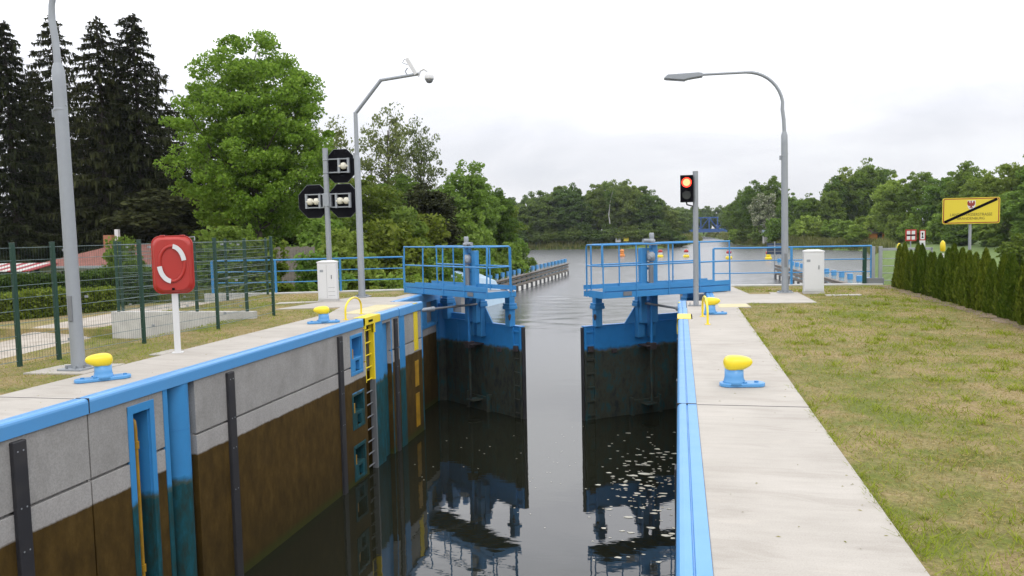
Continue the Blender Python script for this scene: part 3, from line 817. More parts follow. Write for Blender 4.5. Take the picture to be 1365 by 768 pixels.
# ------------------------------------------------------------------ poles, lamps, signals
def base_plate(t, w=.42):
    MB().box((-w/2, -w/2, .004), (w/2, w/2, .03)).build('base_plate', 'galv', t, bevel=.004)
    for a in range(4):
        g = MB(); A = a*math.pi/2+.4
        g.prism([(.08*math.cos(A), .08*math.sin(A)), (w*.45*math.cos(A+.06), w*.45*math.sin(A+.06)), (w*.45*math.cos(A-.06), w*.45*math.sin(A-.06))], .03, .07)
        for d in (1,):
            x, y = w*.42*math.cos(A+.75), w*.42*math.sin(A+.75); MB().tube([(x, y, .03), (x, y, .075)], .018, 6).build('bolt', 'galv_dark', t)
        g.build('stiffener', 'galv', t)
def street_lamp(loc, dirx, label, sc=1):
    t = thing('street_lamp', label, 'street lamp', loc, 0, 'street lamps on the lock banks')
    base_plate(t)
    MB().tube([(0, 0, .02), (0, 0, .2), (-.01, 0, 1.2), (-.03, 0, 4.3), (-.035, 0, 4.55), (-.035, 0, 4.66)], [.105, .10, .098, .092, .090, .062], 16).build('mast', 'galv', t)
    MB().box((-.035, -.112, .75), (.035, -.085, 1.15)).build('service_hatch', 'galv_dark', t, bevel=.006)
    m = MB(); m.tube([(-.035-.11, 0, 3.93), (-.035+.11, 0, 4.03)], .012, 6); m.box((-.17, -.03, 3.86), (-.10, .03, 3.98)); m.lathe([(.098, 3.95), (.098, 3.99)], (-.034, 0, 0), 16)
    m.build('clamp_band', 'galv', t, bevel=.004)
    pts = [(-.035, 0, 4.64), (-.05, 0, 5.0), (-.09, 0, 5.3)]
    cx, cz, R = dirx*1.02-.08, 5.35, 1.06
    for k in range(1, 11):
        a = math.pi/2*k/10
        pts.append((cx-dirx*math.cos(a)*1.03, 0, cz+R*math.sin(a)))
    pts += [(cx+dirx*.55, 0, cz+R+.005), (cx+dirx*1.28, 0, cz+R+.01)]
    MB().tube(pts, [.052]*3+[.046]*9+[.036]*(len(pts)-12), 12).build('arm', 'galv', t)
    hx = cx+dirx*1.22; hz = cz+R
    prof = [(0, -.055), (0, .045), (.12, .07), (1.0, .06), (1.1, -.02), (1.12, -.06), (.55, -.135), (.4, -.10)]
    lh = MB().prism([(hx+dirx*u, hz+v) for u, v in prof], -.14, .14, 'y').build('lamp_head', 'galv', t, bevel=.02)
    MB().prism([(hx+dirx*u, hz+v) for u, v in ((.5, -.14), (.55, -.142), (1.06, -.078), (1.0, -.078), (.56, -.12))], -.10, .10, 'y').build('lens', 'lens_dark', lh)
    return t
street_lamp((3.03, 24.35, 0), -1, 'curved galvanised street lamp on the right bank, head over the lock')
street_lamp((-9.12, 10.56, 0), 1, 'tall galvanised lamp post behind the left fence line, cut by the photo top')

def traffic_light(loc):
    t = thing('traffic_light', 'lock traffic light with lit red lamp on grey post at right quay', 'traffic light', loc)
    MB().tube([(0, 0, .0), (0, 0, 3.35)], .066, 16).tube([(0, 0, 3.35), (0, 0, 3.36)], .068, 16).build('post', 'galv', t)
    MB().box((-.20, -.12, .002), (.14, .14, .02)).tube([(-.15, -.05, .02), (-.15, -.05, .09)], .012, 6).build('base_plate', 'galv_dark', t, bevel=.003)
    x0, x1 = -.36, -.075
    h = MB().box((x0, -.14, 2.60), (x1, .10, 3.26)).build('signal_head', 'board_black', t, bevel=.02)
    MB().box((x0-.012, -.150, 2.595), (x1+.012, -.138, 3.265)).build('front_frame', 'board_black', h, bevel=.004)
    cx = (x0+x1)/2
    def disc(z, r, y, mat, nm, par):
        MB().tube([(cx, -y, z), (cx, -y-.012, z)], r, 28).build(nm, mat, par)
    disc(3.085, .122, .151, 'red_lit', 'lit_lamp', h); disc(3.085, .088, .164, 'red_core', 'lit_lamp', h)
    disc(2.775, .105, .151, 'lens_dark', 'dark_lamp', h)
    for z, r in ((3.085, .135), (2.775, .125)):
        vs = []; fs = []; n = 14
        for k in range(n+1):
            a = math.radians(-20+220*k/n)
            for y, rr in ((-.150, r), (-.26, r*.96)): vs.append((cx+rr*math.cos(a), y, z+rr*math.sin(a)))
            for y, rr in ((-.26, r*.93), (-.150, r*.97)): vs.append((cx+rr*math.cos(a), y, z+rr*math.sin(a)))
        for k in range(n):
            b = k*4
            for i in range(4): fs.append((b+i, b+4+i, b+4+(i+1) % 4, b+(i+1) % 4))
        MB().add(vs, fs, True).build('hood', 'board_black', h)
    for z in (2.72, 3.14): MB().box((x1-.01, -.03, z-.03), (-.04, .03, z+.03)).build('bracket', 'galv_dark', t)
    MB().tube([(x0+.14, 0, 2.60), (x0+.15, 0, 2.54), (-.07, .0, 2.5), (-.05, 0, 2.42)], .018, 8).build('cable', 'board_black', t)
traffic_light((.41, 20.45, 0))

def camera_mast():
    t = thing('camera_mast', 'angled grey mast with dome camera and floodlight on the left bank', 'camera mast', (-9.8, 23.5, 0))
    base_plate(t, .46)
    MB().tube([(0, 0, .02), (0, 0, .3), (0, 0, 4.3), (0, 0, 4.42)], [.115, .105, .095, .07], 16).build('mast', 'galv', t)
    MB().tube([(0, 0, 4.4), (0, 0, 5.75)], [.068, .062], 14).tube([(0, 0, 5.72), (.88, 0, 6.70)], .055, 12).tube([(.85, 0, 6.68), (2.10, 0, 6.80)], .048, 12).build('arm', 'galv', t)
    m = MB().box((-.115, -.04, 4.34), (-.06, .04, 4.50)); m.build('junction_box', 'galv', t)
    # dome camera
    d = MB().tube([(2.08, 0, 6.72), (2.14, 0, 6.88), (2.26, 0, 6.93), (2.36, 0, 6.86)], .028, 8)
    d.lathe([(.05, .24), (.10, .22), (.14, .15), (.14, .08), (.135, .05)], (2.42, 0, 6.56), 18)
    dome = d.build('dome_camera', 'white', t)
    MB().lathe([(.02, -.06), (.07, -.045), (.105, 0), (.12, .045)], (2.42, 0, 6.56), 18).build('dome_glass', 'galv_dark', dome)
    # bullet housing pointing up/back
    a = MB(); vs = []
    c = Vector((1.88, 0, 7.03)); dd = Vector((-.35, 0, .60)).normalized(); nn = Vector((.60, 0, .35)).normalized(); w = .075
    for u in (-.29, .29):
        for p_, q_ in ((-1, -1), (1, -1), (1, 1), (-1, 1)): vs.append(tuple(c+dd*u+nn*(p_*.06)+Vector((0, q_*w, 0))))
    a.add(vs, [(0, 3, 2, 1), (4, 5, 6, 7), (0, 1, 5, 4), (1, 2, 6, 5), (2, 3, 7, 6), (3, 0, 4, 7)])
    a.build('camera_housing', 'white', t, bevel=.012)
    MB().tube([(1.72, 0, 6.80), (1.66, 0, 6.90), (1.74, 0, 7.0)], .018, 8).tube([(1.74, 0, 7.1), (1.58, 0, 7.16), (1.66, 0, 7.28)], .012, 6).tube([(1.9, 0, 6.8), (2.0, 0, 6.86)], .03, 8).build('bracket', 'galv', t)
camera_mast()

def signal_mast():
    t = thing('signal_mast', 'steel mast carrying three black octagonal signal boards seen from behind', 'signal mast', (-11.0, 23.8, 0))
    MB().tube([(0, 0, 0), (0, 0, 4.72)], .085, 16).tube([(0, 0, 4.72), (0, 0, 4.73)], .09, 16).build('mast', 'galv', t)
    for i, (dx, z) in enumerate(((.46, 4.16), (.53, 3.06), (-.50, 3.06))):
        r = .57
        poly = [(dx+r*math.cos(math.pi/8+k*math.pi/4), z+r*math.sin(math.pi/8+k*math.pi/4)) for k in range(8)]
        b = MB().prism(poly, .10, .125, 'y').build('signal_board', 'board_black', t, bevel=.004)
        edge = MB()
        for k in range(8):
            p, q = poly[k], poly[(k+1) % 8]; edge.tube([(p[0], .113, p[1]), (q[0], .113, q[1])], .010, 6)
        edge.build('board_rim', 'galv_dark', b)
        sgn = 1 if dx > 0 else -1
        fr = MB()
        x0, x1 = dx-.26, dx+.26
        if i == 0: x0, x1 = dx-.06, dx+.32
        for zz in (z-.22, z+.20): fr.box((sgn*.05, .02, zz), (x1 if sgn > 0 else x0, .09, zz+.035))
        for xx in (x0, x1-.06): fr.box((xx, .0, z-.23), (xx+.07, .085, z+.24))
        fr.box((sgn*.06, -.03, z-.20), (sgn*.14, .09, z+.20)) if i else None
        fr.build('frame', 'galv', b, bevel=.004)
        l = MB(); n_l = 1 if i == 0 else 2
        l.tube([(x0+.03, .04, z-.01), (x1-.03, .04, z-.01)], .045, 12)
        for k in range(n_l):
            xx = (x0+x1)/2+(0 if n_l == 1 else (-.10+.22*k)); l.lathe([(.03, -.11), (.085, -.09), (.10, 0), (.085, .08), (.03, .10)], (xx, .04, z), 14)
        l.build('lamp_housing', 'cream', b)
    MB().box((-.10, -.09, 2.88), (.10, .09, 3.30)).build('clamp', 'galv', t, bevel=.01)
    for z in (4.33, 3.93): MB().lathe([(.093, z), (.093, z+.04)], (0, 0, 0), 16).build('clamp', 'galv', t)
signal_mast()

def cabinet(loc, w, d, h, rz, label, louvre=True):
    t = thing('control_cabinet', label, 'cabinet', loc, rz, 'white cabinets beside the lock gates')
    MB().box((-w/2-.01, -d/2-.01, -.05), (w/2+.01, d/2+.01, .05)).build('plinth', 'precast', t)
    MB().box((-w/2, -d/2, .05), (w/2, d/2, h-.06)).build('body', 'white', t, bevel=.02)
    hw, hd = w/2+.012, d/2+.012
    m = MB(); vs = [(-hw, -hd, h-.07), (hw, -hd, h-.07), (hw, hd, h-.07), (-hw, hd, h-.07), (-hw, -hd, h-.035), (hw, -hd, h-.035), (hw, hd, h-.035), (-hw, hd, h-.035),
        (-hw*.55, -hd*.55, h), (hw*.55, -hd*.55, h), (hw*.55, hd*.55, h), (-hw*.55, hd*.55, h)]
    fs = [(0, 3, 2, 1), (8, 9, 10, 11)]+[(i, (i+1) % 4, (i+1) % 4+4, i+4) for i in range(4)]+[(i+4, (i+1) % 4+4, (i+1) % 4+8, i+8) for i in range(4)]
    m.add(vs, fs).build('lid', 'white', t, bevel=.008)
    dr = MB().box((-w/2+.03, -d/2-.006, .10), (w/2-.03, -d/2+.004, h-.12)).build('door', 'white', t, bevel=.004)
    g = MB()
    if louvre:
        g.box((-.01, -d/2-.008, .10), (-.004, -d/2, h-.12))
        for k in range(3): g.box((.03, -d/2-.008, .17+.12*k), (w/2-.05, -d/2, .178+.12*k))
    if louvre: g.build('seam', 'galv_dark', dr)
    MB().box((w*.22, -d/2-.02, h*.55), (w*.22+.025, -d/2-.006, h*.55+.12)).build('handle', 'galv_dark', dr, bevel=.004)
    MB().box((-w*.36, -d/2-.009, h*.72), (-w*.36+.10, -d/2-.0062, h*.72+.07)).build('label_plate', 'galv', dr)
cabinet((-10.3, 22.15, 0), .56, .36, 1.22, rad(14), 'white control cabinet in front of the signal mast on left bank')
cabinet((3.80, 24.3, 0), .55, .36, 1.25, rad(-3), 'white control cabinet beside the curved street lamp on right bank', False)

def lifebuoy():
    t = thing('lifebuoy_box', 'red lifebuoy box with two white arcs on white post, left quay', 'lifebuoy box', (-8.56, 12.25, 0), rad(26))
    MB().box((-.05, -.03, 0), (.05, .03, 1.15)).build('post', 'white', t, bevel=.006)
    MB().box((-.09, -.08, .001), (.09, .08, .012)).build('base_plate', 'white', t)
    w, h, zc, R = .32, .485, 1.535, .14
    def rr(w, h, R, n=6):
        P = []
        for cx, cz, a0 in ((w-R, h-R, 0), (-w+R, h-R, 90), (-w+R, -h+R, 180), (w-R, -h+R, 270)):
            for k in range(n+1):
                a = rad(a0+90*k/n); P.append((cx+R*math.cos(a), cz+R*math.sin(a)))
        return P
    def ring(poly, y): return [(x, y, zc+z) for x, z in poly]
    secs = [(rr(w, h, R), .04), (rr(w, h, R), -.03), (rr(w*.97, h*.98, R), -.06), (rr(w*.88, h*.92, R), -.10), (rr(w*.80, h*.87, R), -.115)]
    vs = []; fs = []; n = len(secs[0][0])
    for p, y in secs: vs += ring(p, y)
    for i in range(len(secs)-1):
        for k in range(n): fs.append((i*n+k, i*n+(k+1) % n, (i+1)*n+(k+1) % n, (i+1)*n+k))
    fs.append(tuple(range(n))); fs.append(tuple(range((len(secs)-1)*n, len(secs)*n))[::-1])
    case = MB().add(vs, [f[::-1] for f in fs], False).build('case', 'red', t, bevel=.01)
    # rim joint
    MB().tube([(x*1.01, -.035, zc+z*1.01) for x, z in rr(w, h, R)]+[(w*1.01, -.035, zc+(h-R))], .012, 6).build('case_rim', 'red', case)
    # embossed ring
    ra, rb = .20, .30
    pts = [(ra*math.cos(a), -.118, zc+.02+rb*math.sin(a)) for a in np.linspace(0, 2*math.pi, 41)]
    MB().tube(pts, .030, 8, caps=False).build('embossed_ring', 'red', case)
    for a0, a1 in ((10, 82), (188, 262)):
        P = [((ra+o)*math.cos(a), (rb+o)*math.sin(a)) for o in (.038,) for a in np.radians(np.linspace(a0, a1, 15))]
        Q = [((ra+o)*math.cos(a), (rb+o)*math.sin(a)) for o in (-.038,) for a in np.radians(np.linspace(a1, a0, 15))]
        poly = [(x, zc+.02+z) for x, z in P+Q]
        MB().prism(poly, -.155, -.145, 'y').build('white_arc', 'white', case)
    for x in (-.15, .17): MB().box((x-.04, -.06, zc+h-.005), (x+.04, .02, zc+h+.025)).build('hinge', 'red', case, bevel=.006)
    MB().box((-.02, -.145, zc-h+.05), (.02, -.11, zc-h+.09)).build('catch', 'board_black', case)
    MB().tube([(.20, .04, zc+h-.03), (.36, .04, zc+h-.01), (.36, .04, zc+h-.08)], .01, 6).build('bracket', 'galv', t)
lifebuoy()

# ------------------------------------------------------------------ railings and fences
def railing(pts, label, h=1.15, ends=None, n_bar=2, extra=None):
    t = thing('railing', label, 'railing', (pts[0][0], pts[0][1], 0)); ox, oy = pts[0]
    P = [Vector((x-ox, y-oy, 0)) for x, y in pts]
    for z in (h, h*.66, h*.33):
        r = .03 if z == h else .018
        MB().tube([(p.x, p.y, z) for p in P], r, 10).build('top_rail' if z == h else 'mid_rail', 'blue', t)
    for a, b in zip(P, P[1:]):
        n = max(1, round((b-a).length/2.0))
        for k in range(n+ (1 if b is P[-1] else 0)):
            q = a.lerp(b, k/n); an = math.atan2(b.y-a.y, b.x-a.x)
            MB().box((q.x-.035, q.y-.03, .02), (q.x+.035, q.y+.03, h-.01), an).build('rail_post', 'blue', t, bevel=.004)
    return t
railing([(-16.0, 25.05), (-13.65, 25.17), (-9.45, 26.5)], 'long blue three-bar railing behind the white cabinet on the left bank')
railing([(1.12, 27.30), (6.1, 27.6)], 'long blue three-bar railing behind the street lamp on the right bank', h=1.24)

def mesh_fence(pts, label, h=1.95, extra_z=0, zb=None):
    t = thing('mesh_fence', label, 'fence', (pts[0][0], pts[0][1], 0)); ox, oy = pts[0]
    for i, (x, y) in enumerate(pts):
        q = MB().box((x-ox-.03, y-oy-.03, (zb or 0)-.1), (x-ox+.03, y-oy+.03, h)); 
        po = q.build('fence_post', 'green', t, bevel=.004)
        MB().box((x-ox-.034, y-oy-.034, h), (x-ox+.034, y-oy+.034, h+.025)).build('post_cap', 'green', po, bevel=.006)
    for (x0, y0), (x1, y1) in zip(pts, pts[1:]):
        L = math.hypot(x1-x0, y1-y0); ux, uy = (x1-x0)/L, (y1-y0)/L; px_, py_ = -uy, ux
        m = MB(); z0, z1 = (zb or 0)+.05, h-.04
        n = int(L/.05)
        for k in range(1, n):
            d = L*k/n; x, y = x0-ox+ux*d, y0-oy+uy*d
            m.tube([(x, y, z0), (x, y, z1)], .0022, 3, caps=False, smooth=False)
        m.build('wire_panel', 'wire', t)
        m = MB(); nz_ = 9
        for k in range(nz_+1):
            z = z0+.02+(z1-z0-.04)*k/nz_
            for o in (-.006, .006):
                m.tube([(x0-ox+px_*o, y0-oy+py_*o, z), (x1-ox+px_*o, y1-oy+py_*o, z)], .0042, 4, caps=False, smooth=False)
        m.build('cross_wire', 'wire_light', t)
        for k, z in ((0, h-.12), (1, 1.0), (0, .3)):
            d = L*(.33 if k else .12); x, y = x0-ox+ux*d, y0-oy+uy*d
            if L > 1: MB().box((x-.03, y-.012, z-.02), (x+.03, y+.012, z+.02)).build('clip', 'galv', t)
    return t
mesh_fence([(-10.95, 5.9), (-10.7, 8.4), (-10.42, 10.8), (-10.3, 11.5), (-10.08, 13.4), (-9.88, 15.6), (-10.0, 18.27)], 'near run of dark green wire mesh fence behind the lamp post')
mesh_fence([(-10.35, 17.62), (-11.7, 17.6), (-13.9, 17.58)], 'short run of green mesh fence standing on the low concrete wall', h=1.92, zb=.18)
mesh_fence([(-13.95, 17.8), (-13.95, 20.1), (-13.93, 22.6), (-13.85, 24.95)], 'far run of green mesh fence leading to the blue railing', h=1.9)
tag(MB().box((-14.1, 17.54, -.8), (-10.15, 17.74, .16)).build('low_wall', 'precast', bevel=.01), 'low pale concrete retaining wall behind the green mesh fence', 'wall')
def steel_gate():
    t = thing('field_gate', 'galvanised barred steel gate at the right end of the blue railing', 'gate', (6.15, 27.6, 0))
    for x in (.0, .22): MB().box((x-.05, -.05, -.1), (x+.05, .05, 1.22)).build('gate_post', 'galv', t, bevel=.004)
    MB().box((.27, -.025, 1.08), (1.75, .025, 1.16)).build('top_bar', 'galv', t, bevel=.004)
    for k in range(4): MB().tube([(.27, 0, .82-.235*k), (1.75, 0, .82-.235*k)], .012, 8).build('bar', 'galv', t)
    MB().box((1.72, -.025, .05), (1.77, .025, 1.16)).build('end_bar', 'galv', t)
    MB().box((-.18, -.07, -.02), (.32, .07, .20)).build('foot_block', 'galv_dark', t, bevel=.01)
    MB().box((-.32, -.03, .02), (-.20, .03, 1.20)).build('green_panel', 'green', t)
steel_gate()

# ------------------------------------------------------------------ signs
def shape_obj(name, polys, y, th, mat, parent):
    m = MB()
    for p in polys: m.prism(p, y, y-th, 'y')
    return m.build(name, mat, parent)
def text_part(body, x, z, size, y, mat, parent, name, sx=1):
    c = bpy.data.curves.new(name, 'FONT'); c.body = body; c.size = size; c.align_x = 'CENTER'; c.align_y = 'CENTER'; c.extrude = .002
    tmp = bpy.data.objects.new('tmp_text', c); COL.objects.link(tmp)
    dg = bpy.context.evaluated_depsgraph_get(); dg.update()
    me = bpy.data.meshes.new_from_object(tmp.evaluated_get(dg))
    bpy.data.objects.remove(tmp)
    o = bpy.data.objects.new(name, me); COL.objects.link(o); me.materials.clear(); me.materials.append(M[mat])
    o.rotation_euler = (rad(90), 0, 0); o.location = (x, y, z); o.scale = (sx, 1, 1); o.parent = parent
    return o
def place_sign():
    t = thing('place_sign', 'yellow sign with black diagonal stripe and red eagle on steel post', 'sign', (7.34, 22.5, -.05), rad(-4))
    MB().tube([(0, .04, -.3), (0, .04, 2.60)], .036, 12).build('post', 'galv', t)
    w, h, zc = .66, .335, 2.29
    def rr(w, h, R, n=5):
        P = []
        for cx, cz, a0 in ((w-R, h-R, 0), (-w+R, h-R, 90), (-w+R, -h+R, 180), (w-R, -h+R, 270)):
            for k in range(n+1):
                a = rad(a0+90*k/n); P.append((cx+R*math.cos(a), zc+cz+R*math.sin(a)))
        return P
    p = shape_obj('plate', [rr(w, h, .05)], 0, .02, 'sign_yellow', t)
    shape_obj('plate_border', [rr(w-.018, h-.018, .04)], -.0205, .002, 'red_dark', p)
    shape_obj('plate_field', [rr(w-.040, h-.040, .03)], -.0230, .002, 'sign_yellow', p)
    # crest: pale shield with a red eagle
    cz = zc+.15
    shape_obj('crest', [[(-.085, cz+.11), (.10, cz+.11), (.10, cz-.02), (.06, cz-.09), (.0, cz-.13), (-.06, cz-.09), (-.085, cz-.02)]], -.0255, .001, 'white', p)
    E = []
    for sx in (-1, 1):
        E.append([(sx*.015, cz+.03), (sx*.04, cz+.06), (sx*.045, cz+.095), (sx*.075, cz+.10), (sx*.09, cz+.06), (sx*.085, cz+.01), (sx*.06, cz-.03), (sx*.02, cz-.03)])
        E.append([(sx*.01, cz-.04), (sx*.045, cz-.075), (sx*.03, cz-.085), (sx*.005, cz-.06)])
    E.append([(-.02, cz+.09), (-.01, cz+.105), (.012, cz+.10), (.02, cz+.04), (.022, cz-.04), (0, cz-.11), (-.022, cz-.04), (-.02, cz+.04)])
    shape_obj('eagle_emblem', E, -.0268, .001, 'red_dark', p)
    text_part('LANDESWASSERSTRASSE', 0, zc-.10, .104, -.026, 'sign_text', p, 'lettering', .84)
    text_part('BRANDENBURG', 0, zc-.20, .092, -.026, 'sign_text', p, 'lettering', .95)
    a, b = (-w+.05, -h+.05), (w-.07, h-.05); o = .034
    dx, dz = b[0]-a[0], b[1]-a[1]; L = math.hypot(dx, dz); nx, nz_ = -dz/L*o, dx/L*o
    shape_obj('diagonal_stripe', [[(a[0]+nx, zc+a[1]+nz_), (a[0]-nx, zc+a[1]-nz_), (b[0]-nx, zc+b[1]-nz_), (b[0]+nx, zc+b[1]+nz_)]], -.029, .002, 'board_black', p)
place_sign()
def nav_sign():
    gz = float(height(19.7, 75))
    t = thing('waterway_sign', 'small square white sign with red border and black bar', 'sign', (19.75, 75, gz))
    MB().tube([(0, .05, -.3), (0, .05, .8-gz)], .05, 8).build('post', 'galv', t)
    z0 = .30-gz; 
    p = MB().box((-.45, 0, z0), (.45, -.03, z0+1.0)).build('plate', 'red', t)
    q = [[(-.33, z0+.12), (-.06, z0+.12), (-.06, z0+.42), (-.33, z0+.42)], [(.06, z0+.12), (.33, z0+.12), (.33, z0+.42), (.06, z0+.42)],
         [(-.33, z0+.58), (-.06, z0+.58), (-.06, z0+.88), (-.33, z0+.88)], [(.06, z0+.58), (.33, z0+.58), (.33, z0+.88), (.06, z0+.88)]]
    shape_obj('white_field', q, -.031, .004, 'white', p)
    shape_obj('black_bar', [[(-.36, z0+.44), (.36, z0+.44), (.36, z0+.56), (-.36, z0+.56)]], -.031, .006, 'board_black', p)
    gz = float(height(19.8, 72))
    t = thing('waterway_sign', 'narrow white sign board with red bordered top panel', 'sign', (19.85, 72, gz))
    MB().tube([(0, .05, -.3), (0, .05, 1.1-gz)], .05, 8).build('post', 'galv', t)
    z0 = -.35-gz
    p = MB().box((-.22, 0, z0), (.22, -.03, z0+1.6)).build('plate', 'white', t)
    shape_obj('red_panel', [[(-.24, z0+.75), (.24, z0+.75), (.24, z0+1.62), (-.24, z0+1.62)]], -.031, .004, 'red', p)
    shape_obj('white_field', [[(-.16, z0+.84), (.16, z0+.84), (.16, z0+1.53), (-.16, z0+1.53)]], -.036, .004, 'white', p)
    shape_obj('black_mark', [[(-.10, z0+.95), (.10, z0+.95), (.0, z0+1.15)], [(-.03, z0+1.15), (.03, z0+1.15), (.06, z0+1.4), (-.08, z0+1.4)]], -.041, .004, 'board_black', p)
    for k in range(3): MB().box((-.15, -.032, z0+.12+.2*k), (.15, -.034, z0+.15+.2*k)).build('black_line', 'galv_dark', p)
nav_sign()
def info_board():
    t = thing('shipping_sign', 'dark sign board seen from behind at the end of right jetty', 'sign', (10.05, 89.5, 0))
    MB().tube([(0, 0, -4.8), (0, 0, .15)], .07, 10).build('post', 'galv', t)
    MB().box((-.78, .08, -1.22), (.78, .12, -.02)).build('plate', painted('slate_blue', (.03, .05, .09)), t)
    for z in (-.3, -.9): MB().box((-.7, .03, z-.04), (.7, .08, z+.04)).build('cross_bar', 'galv_dark', t)
info_board()
def marker(x, y, label, h=1.05):
    gz = float(height(x, y))
    t = thing('marker_post', label, 'marker post', (x, y, gz))
    MB().tube([(0, 0, 0), (0, 0, h-.25-gz)], .035, 10).build('post', 'white', t)
    MB().lathe([(.04, -.22), (.065, -.20), (.07, -.05), (.055, .04), (.02, .09)], (0, 0, h-gz+.02), 14).build('yellow_cap', 'yellow', t)
marker(6.75, 26.9, 'white post with yellow cap at the gate end of the hedge', 1.22)
marker(7.20, 24.2, 'white post with yellow cap rising out of the thuja hedge', 1.34)
def hull(loc, rz, L, W, H, label, mat):
    t = thing('upturned_boat', label, 'boat', loc, rz)
    vs = []; fs = []; n, m_ = 14, 9
    for i in range(n+1):
        u = i/n; x = (u-.5)*L; k = math.sin(math.pi*min(1, .12+.88*u))**.6 if u < 1 else .02
        wd = W/2*(1-abs(2*u-1)**2.6)+.03
        for j in range(m_+1):
            a = math.pi*j/m_; vs.append((x, wd*math.cos(a), H*(.25+.75*(1-abs(2*u-1)**3))*math.sin(a)**.75))
    for i in range(n):
        for j in range(m_): fs.append((i*(m_+1)+j, (i+1)*(m_+1)+j, (i+1)*(m_+1)+j+1, i*(m_+1)+j+1))
    MB().add(vs, fs, True).build('hull', mat, t)
    MB().tube([((u-.5)*L, 0, H*(.25+.75*(1-abs(2*u-1)**3))+.005) for u in np.linspace(.03, .97, 12)], .02, 6).build('keel', 'white', t)
hull((8.55, 33.6, float(height(8.55, 33.6))-.02), rad(8), 2.2, .9, .42, 'pale blue upturned boat lying on the grass beyond the gate', 'bluegrey')

# ------------------------------------------------------------------ guide walls (timber fenders on blue capped piles)
def guide_wall(p0, p1, n, cap, label, side, board_z):
    t = thing('guide_wall', label, 'jetty', (p0[0], p0[1], WZ))
    d = Vector((p1[0]-p0[0], p1[1]-p0[1], 0)); L = d.length; u = d.normalized(); nr = Vector((-u.y, u.x, 0))*side
    for k in range(n):
        q = d*(k/(n-1))+nr*.35
        p = MB().tube([(q.x, q.y, -1.5), (q.x, q.y, cap)], .17, 12).build('pile', 'bluegrey', t)
        MB().tube([(q.x, q.y, cap-.38), (q.x, q.y, cap+.02)], .20, 12).build('pile_cap', 'blue_top', p)
    a = math.atan2(u.y, u.x)
    for z0, z1 in ((.50, .72), (.88, 1.12), (1.22, 1.42)):
        MB().box((0, -.08, z0), (L, .08, z1), a, (0, 0)).build('timber_beam', 'wood', t, bevel=.01)
    MB().box((0, -.30, 1.42), (L, .12, 1.48), a, (0, 0)).build('timber_beam', 'wood', t)
    nb = n*2
    for col, off in (('white_board', 0), ('black', 1)):
        for k in range(n-1):
            x = L*(k+.5*off)/(n-1); w_ = L/(n-1)*.5-.02
            e = MB().box((x, -.10, .02), (x+w_, .10, .46), a, (0, 0)).build('striped_board', col, t)
    return t
guide_wall((-15.35, 63.0), (-13.72, 99.5), 19, 1.98, 'left timber guide wall on blue-capped piles with black and white boards', 1, 0)
guide_wall((12.0, 53.5), (10.05, 88.5), 16, 2.1, 'right timber guide wall on blue-capped piles, partly behind the cabinet', -1, 0)
# sloping concrete slab at the root of the left guide wall
def ramp_slab():
    m = MB(); vs = [(-16.6, 57, -1.1), (-15.6, 57.5, -1.35), (-14.6, 60.5, -2.0), (-14.3, 62.8, -3.9), (-16.8, 62.8, -3.9), (-17.2, 58, -3.9), (-16.9, 61.5, -1.2), (-15.2, 62.0, -1.45)]
    m.add([(-16.9, 56, -3.9), (-14.6, 56, -3.9), (-13.5, 62.5, -3.9), (-16.9, 62.5, -3.9), (-16.7, 57, -1.0), (-15.7, 57, -1.15), (-14.4, 62, -2.0), (-16.7, 62, -1.0)],
          [(0, 3, 2, 1), (4, 5, 6, 7), (0, 1, 5, 4), (1, 2, 6, 5), (2, 3, 7, 6), (3, 0, 4, 7)])
    tag(m.build('wing_wall', 'bluegrey', bevel=.05), 'blue-grey sloping wing wall at the root of the left jetty', 'wall')
ramp_slab()
def buoy(x, y, cols, label):
    t = thing('buoy', label, 'buoy', (x, y, WZ), 0, 'marker buoys on the lake'); t.scale = (.78, .78, .9)
    MB().lathe([(.5, -.2), (.72, 0), (.72, .38), (.55, .5)], (0, 0, 0), 16).build('float', cols[0], t)
    MB().lathe([(.42, .5), (.5, .62), (.5, .92), (.40, 1.0)], (0, 0, 0), 16).build('body', cols[1], t)
    MB().lathe([(.45, 1.0), (.58, 1.1), (.50, 1.42), (.2, 1.6)], (0, 0, 0), 16).build('cap', cols[2], t)
buoy(-11.2, 161, ('orange', 'orange', 'orange'), 'plain orange buoy, leftmost on the lake behind the right gate railing')
buoy(-3.5, 154, ('yellow', 'white', 'red'), 'red-capped yellow and white buoy seen through the right gate railing')
buoy(1.3, 152, ('yellow', 'white', 'red'), 'red-capped yellow and white buoy just left of the traffic light post')
buoy(8.4, 142, ('yellow', 'white', 'red'), 'red-capped yellow and white buoy right of the gate walkway end')
buoy(14.4, 137, ('yellow', 'yellow', 'red'), 'red-capped yellow buoy left of the curved street lamp')
for x, mt, nm in ((-16.5, 'white', 'small white marker board on the far lake shore'), (-14.3, 'sign_yellow', 'small yellow marker board on the far lake shore')):
    gz = float(height(x, 222)); t = thing('shore_marker', nm, 'sign', (x, 222, gz))
    MB().tube([(0, 0, -.2), (0, 0, 1.6)], .08, 6).build('post', 'galv', t); MB().box((-.7, -.1, 1.0), (.7, -.05, 2.1)).build('plate', mt, t)

